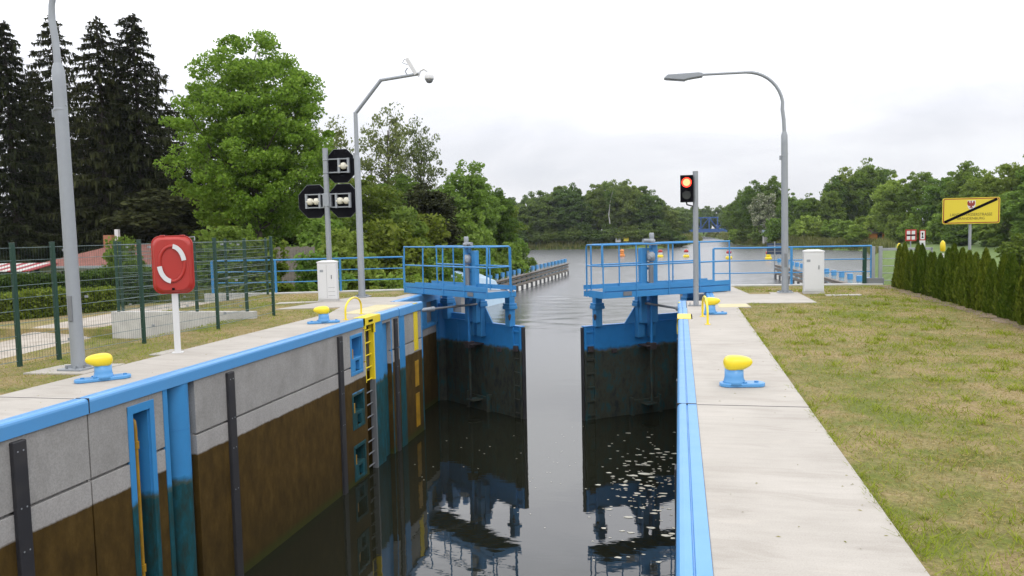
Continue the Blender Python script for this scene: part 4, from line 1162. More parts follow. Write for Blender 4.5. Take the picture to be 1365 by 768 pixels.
# ------------------------------------------------------------------ buildings
def house():
    t = thing('bungalow', 'low bungalow with red hipped tile roof behind the hedge', 'house', (-32.7, 44.5, -1.35))
    wx, wy, hz = 4.9, 3.6, 1.85
    MB().box((-wx, -wy, -.5), (wx, wy, hz)).build('wall', 'plaster', t)
    e = .55; m = MB()
    vs = [(-wx-e, -wy-e, hz-.05), (wx+e, -wy-e, hz-.05), (wx+e, wy+e, hz-.05), (-wx-e, wy+e, hz-.05), (-wx+2.6, 0, hz+1.15), (wx-2.4, 0, hz+1.15)]
    m.add(vs, [(0, 1, 5, 4), (1, 2, 5), (2, 3, 4, 5), (3, 0, 4), (3, 2, 1, 0)]); rf = m.build('roof', 'roof', t)
    MB().box((-wx-e, -wy-e-.02, hz-.16), (wx+e, -wy-e+.04, hz-.03)).build('gutter', 'galv', rf)
    ch = MB().box((-3.0, -.4, hz+.7), (-2.4, .3, hz+1.75)).build('chimney', 'brick', rf)
    MB().box((-2.4, -.1, hz+.9), (-2.15, .1, hz+2.1)).build('flue', 'white', ch)
    for x in (-2.9, -.6, 1.8, 3.4):
        wd = MB().box((x-.5, -wy-.02, .55), (x+.5, -wy+.04, 1.55)).build('window', 'dark_glass', t)
        fr = MB()
        for a, b in (((x-.55, .5), (x+.55, .57)), ((x-.55, 1.52), (x+.55, 1.6)), ((x-.55, .5), (x-.48, 1.6)), ((x+.48, .5), (x+.55, 1.6)), ((x-.03, .5), (x+.03, 1.6))):
            fr.box((a[0], -wy-.04, a[1]), (b[0], -wy-.021, b[1]))
        fr.build('frame', 'white', wd)
    MB().box((4.2, -wy-.03, .0), (4.8, -wy+.03, 1.6)).build('door', 'white', t)
    a = thing('awning', 'red and white striped awning left of the bungalow', 'awning', (-37.6, 38.6, -1.45))
    for k in range(10):
        x = -3.6+k*.5
        MB().add([(x, 0, 1.75), (x+.5, 0, 1.75), (x+.5, 2.2, 2.12), (x, 2.2, 2.12), (x, 0, 1.70), (x+.5, 0, 1.70), (x+.5, 2.2, 2.07), (x, 2.2, 2.07)],
                 [(0, 1, 2, 3), (7, 6, 5, 4), (0, 4, 5, 1), (1, 5, 6, 2), (2, 6, 7, 3), (3, 7, 4, 0)]).build('stripe', 'cloth_red' if k % 2 else 'plaster', a)
    for x in (-3.5, 1.3): MB().tube([(x, .05, 0), (x, .05, 1.75)], .04, 8).build('pole', 'white', a)
house()
def shed(x, y, w, d, h, label, wall, roof, rz=0, name='shed'):
    gz = float(height(x, y)); t = thing(name, label, name, (x, y, gz), rz)
    MB().box((-w/2, -d/2, -.3), (w/2, d/2, h)).build('wall', wall, t)
    MB().add([(-w/2-.3, -d/2-.3, h-.02), (w/2+.3, -d/2-.3, h-.02), (w/2+.3, d/2+.3, h-.02), (-w/2-.3, d/2+.3, h-.02), (-w/2-.3, 0, h+d*.28), (w/2+.3, 0, h+d*.28)],
             [(0, 1, 5, 4), (2, 3, 4, 5), (1, 2, 5), (3, 0, 4), (3, 2, 1, 0)]).build('roof', roof, t)
    dr = MB().box((-.45, -d/2-.03, 0), (.45, -d/2+.02, min(2.0, h-.1))).build('door', 'dark_glass', t)
    return t
pf = thing('plank_fence', 'weathered grey plank fence behind the left blue railing', 'fence', (-21.9, 38.5, float(height(-21, 38.5))), rad(-3))
for k in range(19): MB().box((.18*k, -.012, 0), (.18*k+.165, .012, 2.35+.03*math.sin(k*2.1))).build('plank', 'wood', pf)
for z_ in (.5, 1.9): MB().box((-.02, .013, z_), (3.45, .06, z_+.09)).build('rail', 'wood', pf)
shed(-24.5, 62, 4.5, 4, 2.6, 'small grey-roofed hut half hidden in bushes behind camera mast', 'wood', 'roof_grey')
shed(-31.5, 128, 9, 7, 3.6, 'house with blue-grey roof far behind the left bank bushes', 'plaster', 'roof_grey', rad(30), 'cottage')
shed(40.6, 180, 7.6, 5, 1.9, 'orange wooden hut between the trees on the far right shore', 'ornage_wall', 'bark', rad(4), 'cabin')
shed(22.6, 213, 3.0, 3, 2.4, 'small pale hut under the blossoming chestnut', 'plaster', 'roof_grey', 0, 'hut')
def road_bridge():
    t = thing('road_bridge', 'distant blue steel bridge across the canal mouth', 'bridge', (3.5, 385, 0))
    MB().box((-26, -3, -1.0), (26, 3, .6)).build('deck', 'bridge_blue', t)
    tr = MB()
    for y in (-3.2, 3.2):
        tr.box((-20, y-.15, 5.6), (18, y+.15, 6.1))
        for k in range(11):
            x = -20+3.8*k; tr.box((x-.15, y-.15, .6), (x+.15, y+.15, 5.7))
            if k < 10: tr.tube([(x, y, .6 if k % 2 else 5.8), (x+3.8, y, 5.8 if k % 2 else .6)], .14, 6)
    tr.build('truss', 'bridge_blue', t)
    for x in (-14, 16): MB().box((x-1.2, -3, -6), (x+1.2, 3, -1.0)).build('pier', 'precast', t)
road_bridge()

# ------------------------------------------------------------------ vegetation
def leaf_cards(P, size, rng, up=.3, out=None, aspect=.62):
    n = len(P)
    nrm = rng.normal(size=(n, 3)); nrm[:, 2] += up*2
    if out is not None: nrm += out*.8
    nrm /= np.linalg.norm(nrm, axis=1)[:, None]
    a = rng.normal(size=(n, 3)); a -= nrm*(a*nrm).sum(1)[:, None]; a /= np.linalg.norm(a, axis=1)[:, None]
    b = np.cross(nrm, a)
    s = size*rng.uniform(.6, 1.3, (n, 1))
    q = np.stack([P-a*s, P-b*s*aspect+nrm*s*.15, P+a*s, P+b*s*aspect+nrm*s*.15], 1)
    return q
def crown_points(rng, rx, ry, z0, z1, nclump, nleaf, clump_r, shape=1.0, hollow=.35, irr=.2):
    """clumps of leaves filling an uneven ovoid between heights z0 and z1"""
    cz, rz = (z0+z1)/2, (z1-z0)/2
    ph = rng.uniform(0, 6.28, 6)
    C = []
    while len(C) < nclump:
        d = rng.normal(size=3); d /= np.linalg.norm(d)
        r = rng.uniform(hollow**2, 1)**.5
        az = math.atan2(d[1], d[0]); r *= .96
        k = 1+irr*(math.sin(2*az+ph[0])*.5+math.sin(3*az+ph[1]+d[2]*2)*.4+math.sin(5*az+ph[2]+d[2]*5)*.35)*(1 if d[2] < .85 else .4)
        p = np.array([d[0]*rx*k*r, d[1]*ry*k*r, cz+d[2]*rz*r*(1+.08*math.sin(4*az+ph[3]))])
        h = (p[2]-z0)/(z1-z0)
        w = 1 if h > .3 else .72+.28*h/.3
        w *= (1-.25*shape*max(0, h-.45))
        p[0] *= w; p[1] *= w
        C.append(p)
    C = np.array(C)
    per = np.maximum(8, (nleaf/nclump*rng.uniform(.5, 1.5, nclump))).astype(int)
    pts = []; outs = []
    for c, m_ in zip(C, per):
        cr = clump_r*rng.uniform(.6, 1.35)
        g = rng.normal(size=(m_, 3)); g /= np.linalg.norm(g, axis=1)[:, None]; g *= rng.uniform(.25, 1, (m_, 1))**.5
        g[:, 2] *= .6
        pts.append(c+g*cr); outs.append(g)
    return C, np.concatenate(pts), np.concatenate(outs)
def trunk_mesh(name, rng, h, r, z1, targets, mat='bark', nl=14, lean=.0, limb_r=.3):
    m = MB(); k = 7
    off = rng.normal(size=(k, 2))*h*.012
    tp = [(off[i, 0]*i/k+lean*i/k, off[i, 1]*i/k, z1*i/(k-1)-.3*(i == 0)) for i in range(k)]
    tr = [r*(1.35 if i == 0 else (1-.78*i/(k-1))) for i in range(k)]
    m.tube(tp, tr, 9)
    if len(targets):
        idx = rng.choice(len(targets), min(nl, len(targets)), replace=False)
        for i in idx:
            c = targets[i]
            zs = max(h*.12, min(z1*.92, c[2]-np.hypot(c[0], c[1])*rng.uniform(.5, 1.0)))
            f = zs/z1*(k-1); a = int(min(f, k-2)); w = f-a
            s = Vector(tp[a]).lerp(Vector(tp[a+1]), w); e = Vector(c.tolist())
            rr = max(.02, (tr[a]*(1-w)+tr[a+1]*w)*limb_r*1.6)
            mid = s.lerp(e, .5)+Vector((0, 0, -.06*(e-s).length*rng.uniform(-.5, 1.2)))
            mid += Vector(rng.normal(size=3).tolist())*.04*(e-s).length
            m.tube([s, mid, e], [rr, rr*.6, rr*.18], 5)
            for q in range(2):
                e2 = mid.lerp(e, rng.uniform(.2, .8))+Vector(rng.normal(size=3).tolist())*.16*(e-s).length
                m.tube([mid.lerp(e, .1*q), e2], [rr*.35, rr*.1], 4)
    me = bpy.data.meshes.new(name); me.from_pydata(m.v, [], m.f); me.update(); me.polygons.foreach_set('use_smooth', m.s)
    me.materials.append(M[mat]); return me
KINDS = {}
def kind(key, seed, h, w, base, nclump, nleaf, leaf, clump, mat, bark='bark', nl=14, shape=1.0, hollow=.35, irr=.22, tr=None, up=.3):
    rng = np.random.RandomState(seed)
    C, P, O = crown_points(rng, w/2-clump*.5, w/2-clump*.5, base, h-clump*.4, nclump, nleaf, clump, shape, hollow, irr)
    V = leaf_cards(P, leaf, rng, up, O)
    KINDS[key] = (quads_mesh('crown', V, mat), trunk_mesh('trunk', rng, h, tr or h*.017, h*.82, C, bark, nl), h, w)
def put(key, x, y, label, cat='tree', name='broadleaf_tree', h=None, w=None, rz=None, group=None, mat=None, gz=None):
    cm_, tm, H, W = KINDS[key]
    sz = (h/H) if h else 1; sw = (w/W) if w else sz
    z = float(height(x, y)) if gz is None else gz
    t = thing(name, label, cat, (x, y, z), rz if rz is not None else random.uniform(0, 6.28), group)
    t.scale = (sw, sw, sz)
    c = mesh_obj('crown' if name != 'shrub' else 'foliage', cm_, t); mesh_obj('trunk' if name != 'shrub' else 'stems', tm, t)
    return t
random.seed(7)
kind('maple', 11, 16.2, 11.2, 1.6, 700, 92000, .108, .66, 'leaf_maple', nl=70, shape=1.5, hollow=.2, irr=.12, tr=.30)
kind('b1', 21, 12, 9, 1.6, 240, 20000, .17, .75, 'leaf_mid', nl=24, irr=.13)
kind('b2', 22, 12, 8, 1.2, 220, 19000, .17, .72, 'leaf_bright', nl=20, irr=.13)
kind('b3', 23, 12, 9, .8, 240, 19000, .17, .75, 'leaf_olive', nl=20, irr=.13)
for i in range(5):
    kind('f%d' % i, 30+i, 14, 9+i % 3, 1.0+.5*(i % 2), 150, 12500, .27, .95, 'leaf_far', nl=12, irr=.13, shape=.5+.25*i)
for i in range(4):
    kind('r%d' % i, 50+i, 12, 9.5+i % 2, .8, 230, 18000, .19, .72, 'leaf_mid', nl=14, irr=.15, shape=.6+.3*i)
kind('g0', 60, 12, 9, .6, 150, 15000, .21, .85, 'leaf_bright', nl=12, irr=.3)
kind('chest', 61, 12, 9, .8, 140, 12000, .22, .8, 'blossom', nl=12, irr=.15)
kind('sp', 62, 10, 6, 2.5, 150, 5600, .10, .5, 'leaf_sparse', nl=70, irr=.3, hollow=.3)
kind('dark', 63, 10, 5, .4, 110, 12000, .17, .7, 'leaf_spruce', nl=10, shape=1.7)
def shrub_kind(key, seed, mat, leaf=.09, n=9000):
    rng = np.random.RandomState(seed)
    C, P, O = crown_points(rng, 1.0, 1.0, .0, 1.85, 60, n, .38, .8, .2, .3)
    # a few upright shoots breaking the outline
    for k in range(14):
        a = rng.uniform(0, 6.28); r = rng.uniform(0, .8); m_ = 60
        t_ = rng.uniform(0, 1, (m_, 1)); q = np.concatenate([np.full((m_, 1), r*math.cos(a)), np.full((m_, 1), r*math.sin(a)), 1.3+t_*.95], 1)+rng.normal(size=(m_, 3))*.07
        P = np.concatenate([P, q]); O = np.concatenate([O, rng.normal(size=(m_, 3))])
    KINDS[key] = (quads_mesh('foliage', leaf_cards(P, leaf, rng, .3, O), mat), trunk_mesh('stems', rng, 1.8, .03, 1.4, C, 'bark', 16), 2.1, 2.2)
shrub_kind('s_bright', 71, 'leaf_bright'); shrub_kind('s_mid', 72, 'leaf_mid'); shrub_kind('s_olive', 73, 'leaf_olive'); shrub_kind('s_far', 74, 'leaf_bright', .14, 4500); shrub_kind('s_wood', 75, 'leaf_far', .14, 4500)
def spruce_kind(key, seed, h, r, dens=1.0):
    rng = np.random.RandomState(seed); Q = []
    m = MB().tube([(0, 0, -.3), (0, 0, h*.5), (0, 0, h)], [r*.07, r*.045, .02], 8)
    nb = int(470*dens)
    asym = rng.uniform(0, 6.28, 3)
    for i in range(nb):
        t = (i+.5)/nb; t = t**.95; z = h*(.04+.955*t)+rng.uniform(-.2, .2)
        a = i*2.399+rng.uniform(-.4, .4)
        R = r*min(1, (1-t)**.52*1.1)*.82*(1+.22*math.sin(a+asym[0]+t*5)+.16*math.sin(2*a+asym[1]-t*9))+.10
        L = R*rng.uniform(.55, 1.18); dirv = np.array([math.cos(a), math.sin(a)])
        droop = rng.uniform(.10, .34)
        n = max(6, int(L*26))
        m.tube([(0, 0, z), (dirv[0]*L*.55, dirv[1]*L*.55, z-L*droop*.6), (dirv[0]*L, dirv[1]*L, z-L*droop*.75)], [.03, .02, .006], 4)
        u = rng.uniform(.10, 1, n)**.8; side = rng.normal(size=n)*.13*L*(1.15-u)
        P = np.stack([dirv[0]*L*u-dirv[1]*side, dirv[1]*L*u+dirv[0]*side, z-L*droop*(1.35*u-.6*u*u)+rng.normal(size=n)*.05], 1)
        hang = rng.uniform(.12, .60, n)*(.45+.6*(1-t))*(.5+.6*u)
        tx = rng.uniform(-1, 1, (n, 2)); tx /= np.linalg.norm(tx, axis=1)[:, None]; wv = .05*rng.uniform(.6, 1.5, n)
        T = np.stack([tx[:, 0]*wv, tx[:, 1]*wv, np.zeros(n)], 1)
        D = np.stack([dirv[0]*.2*hang, dirv[1]*.2*hang, -hang], 1)
        Q.append(np.stack([P-T, P+T, P+T*.3+D, P-T*.3+D], 1))
        sg = np.sign(side); ln = rng.uniform(.10, .26, n)
        S = np.stack([(dirv[0]-dirv[1]*sg)*ln, (dirv[1]+dirv[0]*sg)*ln, -ln*.35], 1)
        W = np.stack([-S[:, 1]*.20, S[:, 0]*.20, np.zeros(n)], 1)
        Q.append(np.stack([P-W, P+S, P+W, P-S*.3], 1))
    me = bpy.data.meshes.new('trunk'); me.from_pydata(m.v, [], m.f); me.update(); me.materials.append(M['bark'])
    KINDS[key] = (quads_mesh('crown', np.concatenate(Q), 'leaf_spruce'), me, h, r*2)
spruce_kind('spruce', 81, 19, 3.6); spruce_kind('spruce2', 82, 19, 3.6, .8)

# big maple and spruces on the left bank
put('maple', -27.1, 48, 'big bright green maple, the largest round tree on the left', name='maple_tree', h=16.9, w=12.0, rz=3.74, gz=-1.4)
for k, (x, y, zt, w, key, lb) in enumerate([
    (-49.6, 52, 18.6, 8.6, 'spruce', 'dark spruce at the very left edge of the picture'),
    (-49.8, 57, 20.4, 7.8, 'spruce2', 'thin dark spruce just left of the tall lamp post'),
    (-55.5, 61, 17.0, 8.6, 'spruce', 'dark spruce standing behind the two leftmost spruces'),
    (-43.2, 54, 18.9, 9.0, 'spruce2', 'left one of the twin-topped dark spruces beside the maple'),
    (-41.2, 55.5, 19.4, 9.0, 'spruce', 'right one of the twin-topped dark spruces beside the maple'),
    (-47.0, 61, 15.5, 9.6, 'spruce', 'shorter dark spruce between the lamp post and the twin spruces'),
    (-43.8, 63, 13.5, 9.6, 'spruce2', 'lower dark spruce filling the gap left of the maple'),
    (-39.5, 62, 10.5, 9.6, 'spruce', 'low dark spruce right behind the left side of the maple'),
    (-52.5, 64, 12.5, 8.5, 'spruce2', 'low broad dark spruce behind the far left bungalow garden')]):
    put(key, x, y, lb, name='spruce_tree', h=zt+1.6, w=w, gz=-1.6, group='dark spruces behind the bungalow')
# darker growth under the spruces and maple
for k, (x, y, h, w, key, lb) in enumerate([
    (-46, 56, 6.5, 8, 'dark', 'dark broad evergreen behind the bungalow chimney'), (-39.5, 57, 7.0, 8, 'dark', 'dark broad evergreen behind the right half of the bungalow roof'),
    (-53, 55, 6.0, 8, 'dark', 'dark evergreen behind the striped awning'), (-34.5, 60, 6.5, 9, 'r0', 'dark leafy tree in the shade behind the maple trunk'),
    (-29.5, 62, 6.0, 9, 'r1', 'leafy tree low behind the right side of the maple'), (-60, 58, 7, 10, 'dark', 'dark evergreen outside the left edge behind the awning')]):
    put(key, x, y, lb, name='evergreen_tree' if key == 'dark' else 'broadleaf_tree', h=h, w=w, gz=-1.6)
put('dark', -36.8, 52, 'dark evergreen at the left foot of the maple', name='evergreen_tree', h=7.5, w=9, gz=-1.5)
# trees between camera mast and the lake
for x, y, h, w, key, nm, lb in [
    (-29.9, 80, 18.0, 8.0, 'sp', 'birch_tree', 'thin half-bare tree, taller of the two right of the camera mast'),
    (-27.6, 84, 17.0, 6.0, 'sp', 'birch_tree', 'thin half-bare tree, shorter one standing right of its taller twin'),
    (-34.6, 76, 16.2, 8.0, 'sp', 'birch_tree', 'sparse pale tree rising between maple and signal boards'),
    (-25.6, 64, 8.6, 8.2, 'b3', 'broadleaf_tree', 'olive yellow tree just right of the camera mast'),
    (-29.8, 68, 9.4, 8.4, 'b3', 'broadleaf_tree', 'olive tree behind the black signal boards'),
    (-22.2, 69, 8.6, 6.4, 'dark', 'evergreen_tree', 'dark evergreen between the olive tree and the bright round tree'),
    (-21.3, 79, 11.4, 8.2, 'b2', 'broadleaf_tree', 'bright round-topped tree at the right end of the left bank trees'),
    (-20.9, 88, 9.6, 7.4, 'b1', 'broadleaf_tree', 'mid green tree leaning out behind the bright round-topped tree'),
    (-27.2, 76, 10.2, 9.0, 'b1', 'broadleaf_tree', 'mid green tree behind the olive yellow tree'),
    (-33.5, 66, 8.6, 8.5, 'b2', 'broadleaf_tree', 'green tree behind the right flank of the maple'),
    (-22.8, 96, 9.0, 9.0, 'b1', 'broadleaf_tree', 'farthest green tree of the left bank, behind the sluice motor')]:
    put(key, x, y, lb, name=nm, h=h, w=w, gz=-1.7 if y < 75 else -2.0)
# shrubs on the left bank
rs = random.Random(3)
sh = [(-20.3, 33.5, 2.9, 3.4, 's_mid'), (-17.9, 31.8, 2.6, 3.0, 's_olive'), (-16.6, 34.5, 3.0, 3.4, 's_bright'), (-15.2, 32.0, 2.4, 2.8, 's_mid'), (-14.6, 36.5, 2.9, 3.2, 's_olive'),
      (-14.9, 40.5, 3.3, 3.8, 's_bright'), (-17.8, 40.5, 3.6, 4.0, 's_mid'), (-21.0, 44.0, 3.6, 4.4, 's_bright'), (-15.8, 46.0, 3.4, 4.0, 's_mid'), (-18.8, 50.0, 4.2, 4.6, 's_olive'),
      (-16.4, 53.0, 3.6, 4.0, 's_bright'), (-17.0, 60.0, 3.8, 4.2, 's_mid'), (-17.3, 66.0, 4.0, 4.4, 's_bright'), (-17.2, 72.0, 4.4, 4.2, 's_mid'), (-17.0, 78.5, 4.3, 4.2, 's_bright'),
      (-17.3, 85.0, 4.0, 4.4, 's_mid'), (-20.5, 58.0, 4.8, 5.0, 's_mid'), (-21.5, 65.0, 4.6, 5.5, 's_olive'), (-24.0, 54.0, 4.4, 5.5, 's_mid'), (-23.5, 37.5, 3.0, 3.6, 's_olive'),
      (-12.9, 31.5, 1.9, 2.2, 's_olive'), (-13.6, 33.8, 2.1, 2.4, 's_bright'), (-20.0, 74.0, 5.2, 5.0, 's_bright'), (-19.6, 90.0, 4.6, 5.0, 's_bright')]
desc = {'s_bright': 'bright green', 's_mid': 'mid green', 's_olive': 'olive brownish'}
ordw = ['first', 'second', 'third', 'fourth', 'fifth', 'sixth', 'seventh', 'eighth', 'ninth', 'tenth', 'eleventh', 'twelfth', 'thirteenth', 'fourteenth', 'fifteenth', 'sixteenth',
        'seventeenth', 'eighteenth', 'nineteenth', 'twentieth', 'twenty-first', 'twenty-second', 'twenty-third', 'twenty-fourth', 'twenty-fifth', 'twenty-sixth', 'twenty-seventh', 'twenty-eighth', 'twenty-ninth', 'thirtieth',
        'thirty-first', 'thirty-second', 'thirty-third', 'thirty-fourth']
shs = sorted(sh, key=lambda q: q[0]/q[1])
for i, (x, y, h, w, k) in enumerate(shs):
    put(k, x, y, '%s shrub on the left bank behind the railing, %s from the left' % (desc[k], ordw[i]), cat='shrub', name='shrub', h=h, w=w, group='shrubs on the left bank')
# garden shrubs by the bungalow
for x, y, h, w, k, lb in [(-25.7, 33, 2.5, 2.2, 's_mid', 'conical green bush in front of the bungalow right of the lamp post'), (-20.3, 27.3, 1.3, 1.6, 's_olive', 'small olive bush beside the path left of the lifebuoy box')]:
    put(k, x, y, lb, cat='shrub', name='shrub', h=h, w=w)
# clipped hedges along the path
def clipped_hedge(x0, y0, x1, y1, w, h, label, mat, seed, n):
    rng = np.random.RandomState(seed); L = math.hypot(x1-x0, y1-y0); a = math.atan2(y1-y0, x1-x0)
    gz = float(height((x0+x1)/2, (y0+y1)/2))
    t = thing('clipped_hedge', label, 'hedge', (x0, y0, gz), a)
    u = rng.uniform(0, L, n); v = rng.uniform(-w/2, w/2, n); z = rng.uniform(0, h, n)
    face = rng.randint(0, 4, n); j = rng.normal(size=n)*.05
    v = np.where(face == 0, -w/2+j, np.where(face == 1, w/2+j, v)); z = np.where(face == 2, h+j+.05*np.sin(u*2), z); u = np.where((face == 3) & (rng.rand(n) < .1), L+j, u)
    P = np.stack([u, v, z], 1)
    mesh_obj('foliage', quads_mesh('foliage', leaf_cards(P, .055, rng), mat), t)
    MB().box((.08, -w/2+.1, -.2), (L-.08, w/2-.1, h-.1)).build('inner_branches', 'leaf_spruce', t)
clipped_hedge(-21.6, 17.5, -18.9, 25.5, 1.1, 1.15, 'clipped dark green hedge along the path left of the lamp post', 'leaf_hedge', 5, 26000)
clipped_hedge(-20.4, 17.0, -18.2, 22.6, .8, .7, 'lower yellowish hedge in front of the dark clipped hedge', 'leaf_olive', 6, 16000)

# row of young thujas on the right
rng = np.random.RandomState(9); TH = []
for v in range(4):
    n = 5200; t = rng.uniform(0, 1, n)**1.15; a = rng.uniform(0, 6.28, n)
    lob = 1+.16*np.sin(3*a+v+t*5)+.10*np.sin(7*a+t*9)
    R = .235*(1-t)**.60*(.80+.20*np.minimum(1, t*6))*lob*rng.uniform(.72, 1.08, n); z = t*1.32+.02
    P = np.stack([R*np.cos(a), R*np.sin(a), z], 1)
    s = .034*rng.uniform(.6, 1.3, (n, 1))
    out = np.stack([np.cos(a), np.sin(a), np.zeros(n)], 1); upv = np.stack([np.cos(a)*.35, np.sin(a)*.35, np.ones(n)], 1)
    upv += rng.normal(size=(n, 3))*.25; tan = np.stack([-np.sin(a), np.cos(a), np.zeros(n)], 1)+out*rng.uniform(-.9, .9, (n, 1))
    V = np.stack([P-tan*s*.45, P-upv*s, P+tan*s*.45, P+upv*s*1.25], 1)
    m_ = MB().lathe([(.12, .02), (.16, .15), (.14, .45), (.10, .8), (.045, 1.1), (.01, 1.24)], n=10)
    core = bpy.data.meshes.new('stem'); core.from_pydata(m_.v, [], m_.f); core.update(); core.materials.append(M['leaf_spruce'])
    TH.append((quads_mesh('foliage', V, 'leaf_thuja'), core))
npl = 27; rr_ = random.Random(12)
for i in range(npl):
    f = i/(npl-1)
    y = 26.3-(26.3-12.6)*f**1.0; x = 6.62+.10*math.sin(f*5)+rr_.uniform(-.05, .05)
    vis = y > 17.0
    t = thing('thuja', '%s young thuja of the hedge, counted from the steel gate' % ordw[i], 'thuja', (x, y, -.03), rr_.uniform(0, 6.28), 'young thujas planted in a row on the right')
    sc = rr_.uniform(.84, 1.05)*(1+.04*f); t.scale = (sc*rr_.uniform(.92, 1.12), sc*rr_.uniform(.92, 1.12), sc)
    fo, co = TH[i % 4]; mesh_obj('foliage', fo, t); mesh_obj('core', co, t)
# bare soil strip under the thujas
st = MB(); rs2 = random.Random(8); pts = []
for k in range(60):
    y = 12+15*k/59; pts.append((6.20+rs2.uniform(-.12, .10), y))
for k in range(60):
    y = 27-15*k/59; pts.append((6.98+rs2.uniform(-.08, .1), y))
vs = []; fs = []
for k in range(60):
    a_ = pts[k]; b_ = pts[119-k]; vs += [(a_[0], a_[1], -.014), (b_[0], b_[1], -.014)]
for k in range(59): fs.append((2*k, 2*k+1, 2*k+3, 2*k+2))
st.add(vs, fs).build('soil_strip', mat_plain_conc('bare_soil', (.11, .075, .045), (.27, .20, .13)))['kind'] = 'structure'

# wood across the lake
mid = [(-51.5, 236, 12.0), (-48.5, 229, 13.0), (-44.5, 238, 14.5), (-43.0, 228, 12.0), (-40.0, 234, 14.8), (-37.2, 229, 14.0), (-35.0, 238, 16.5), (-32.5, 230, 15.5), (-30.2, 236, 16.5), (-27.4, 229, 12.5),
       (-25.0, 236, 15.0), (-22.8, 229, 16.2), (-20.0, 236, 17.4), (-17.6, 228, 16.5), (-15.0, 236, 17.4), (-12.4, 229, 15.5), (-10.2, 236, 15.5), (-8.0, 228, 12.5), (-6.0, 236, 12.0), (-3.8, 230, 9.0), (-1.4, 262, 8.6), (-55.5, 232, 9.5), (-60, 228, 10.5), (-66, 226, 12)]
mid = sorted(mid, key=lambda q: q[0]/q[1])
for i, (x, y, h) in enumerate(mid):
    key = 'f%d' % (i % 5)
    put(key, x, y, 'leafy tree of the wood across the lake, %s from its left end' % ordw[i], h=h+1.4, w=9.5+random.uniform(-1, 2.0), group='trees of the wood across the lake', gz=-2.0)
for i in range(30):
    x = -68+68*i/29+random.uniform(-.8, .8); d0 = np.interp(x, [-90, -51, -40, -2, 2], [195, 217, 224, 219, 240])
    put('s_wood', x, d0+3.0, 'low waterside bush at the foot of the wood across the lake, %s from the left' % ordw[i], cat='shrub', name='shrub', h=2.9+random.uniform(-.8, 1.6), w=4.6+random.uniform(-.6, 1), group='waterside bushes across the lake')
# the pale birch leaning out of the wood
def birch():
    t = thing('birch_trunk_tree', 'slender pale birch trunk leaning in front of the wood across the lake', 'tree', (-18.9, 224.5, -2.4))
    MB().tube([(.6, 0, 0), (.2, 0, 4), (-.3, 0, 8), (.2, 0, 12), (1.0, 0, 15)], [.22, .20, .15, .10, .04], 8).build('trunk', 'bark_pale', t)
    rng = np.random.RandomState(5); C, P, O = crown_points(rng, 2.2, 2.2, 9, 16, 30, 900, .8)
    mesh_obj('crown', quads_mesh('crown', leaf_cards(P, .22, rng, .3, O), 'leaf_far'), t)
birch()
# farther trees round the canal mouth and bridge
cn = [(-1.0, 300, 8.5), (2.5, 345, 10.5), (5.5, 400, 12.5), (-2, 420, 13.0), (9, 430, 12.0), (13, 440, 12.5), (-8, 400, 11), (3, 450, 13.5), (6, 455, 13), (-5, 455, 14), (16, 470, 15), (21, 445, 14), (25, 430, 13), (10, 472, 15), (2, 475, 15), (28, 400, 12), (21, 330, 12), (19.5, 290, 10.5), (24, 300, 12)]
cn = sorted(cn, key=lambda q: q[0]/q[1])
for i, (x, y, h) in enumerate(cn):
    put('f%d' % ((i*2) % 5), x, y, 'distant tree around the blue bridge, %s from the left' % ordw[i], h=h+1.5, w=11, group='distant trees round the bridge', gz=-2.2)
# right shore trees
rt = [(14.6, 246, 10.6, 9, 'r0'), (16.6, 226, 12.8, 9.5, 'r1'), (19.2, 214, 14.6, 10, 'b1'), (20.6, 204, 11.6, 8.4, 'chest'), (23.5, 212, 15.2, 10, 'r2'), (26.5, 203, 10.4, 8.5, 'g0'), (29.6, 198, 9.8, 9, 'r3'),
      (32.4, 202, 9.2, 9, 'r0'), (34.0, 196, 10.6, 9, 'r1'), (36.4, 201, 14.0, 10, 'r2'), (39.4, 203, 16.4, 11, 'b1'), (42.6, 200, 17.8, 12, 'r3'), (46.2, 202, 17.0, 12, 'r0'), (43.2, 176, 12.6, 10, 'g0'),
      (46.6, 172, 13.0, 11, 'r1'), (48.6, 163, 12.0, 11, 'g0'), (51.0, 158, 13.4, 11, 'r2'), (49.8, 146, 11.0, 10, 'r3'), (47.8, 130, 11.4, 10, 'r1'), (50.4, 128, 12.4, 10.5, 'g0'), (50.8, 122, 12.6, 10, 'r0'), (52.0, 118, 13.6, 10.5, 'r2'),
      (48.9, 110, 12.2, 9.6, 'r1'), (51.5, 108, 14.4, 10, 'r3'), (58, 112, 14, 12, 'r0'), (46.0, 118, 8.0, 8.5, 'g0')]
rt = [(max(x*1.06, float(np.interp(y*1.06, [197, 248, 332], [23.6, 17.3, 18.3]))), y*1.06, h*1.05, w, k) if y > 195 else (x, y, h, w, k) for x, y, h, w, k in rt]
rt = sorted(rt, key=lambda q: q[0]/q[1])
lbk = {'r': 'mid green', 'g': 'bright green', 'b': 'tall dark green', 'c': 'cream blossoming chestnut'}
for i, (x, y, h, w, k) in enumerate(rt):
    lb = 'chestnut tree full of cream blossom behind the curved street lamp' if k == 'chest' else '%s tree on the right shore, %s from the left' % (lbk[k[0]], ordw[i])
    put(k, x, y, lb, name='chestnut_tree' if k == 'chest' else 'broadleaf_tree', h=h+1.6, w=w, group=None if k == 'chest' else 'trees on the right shore', gz=-2.2)
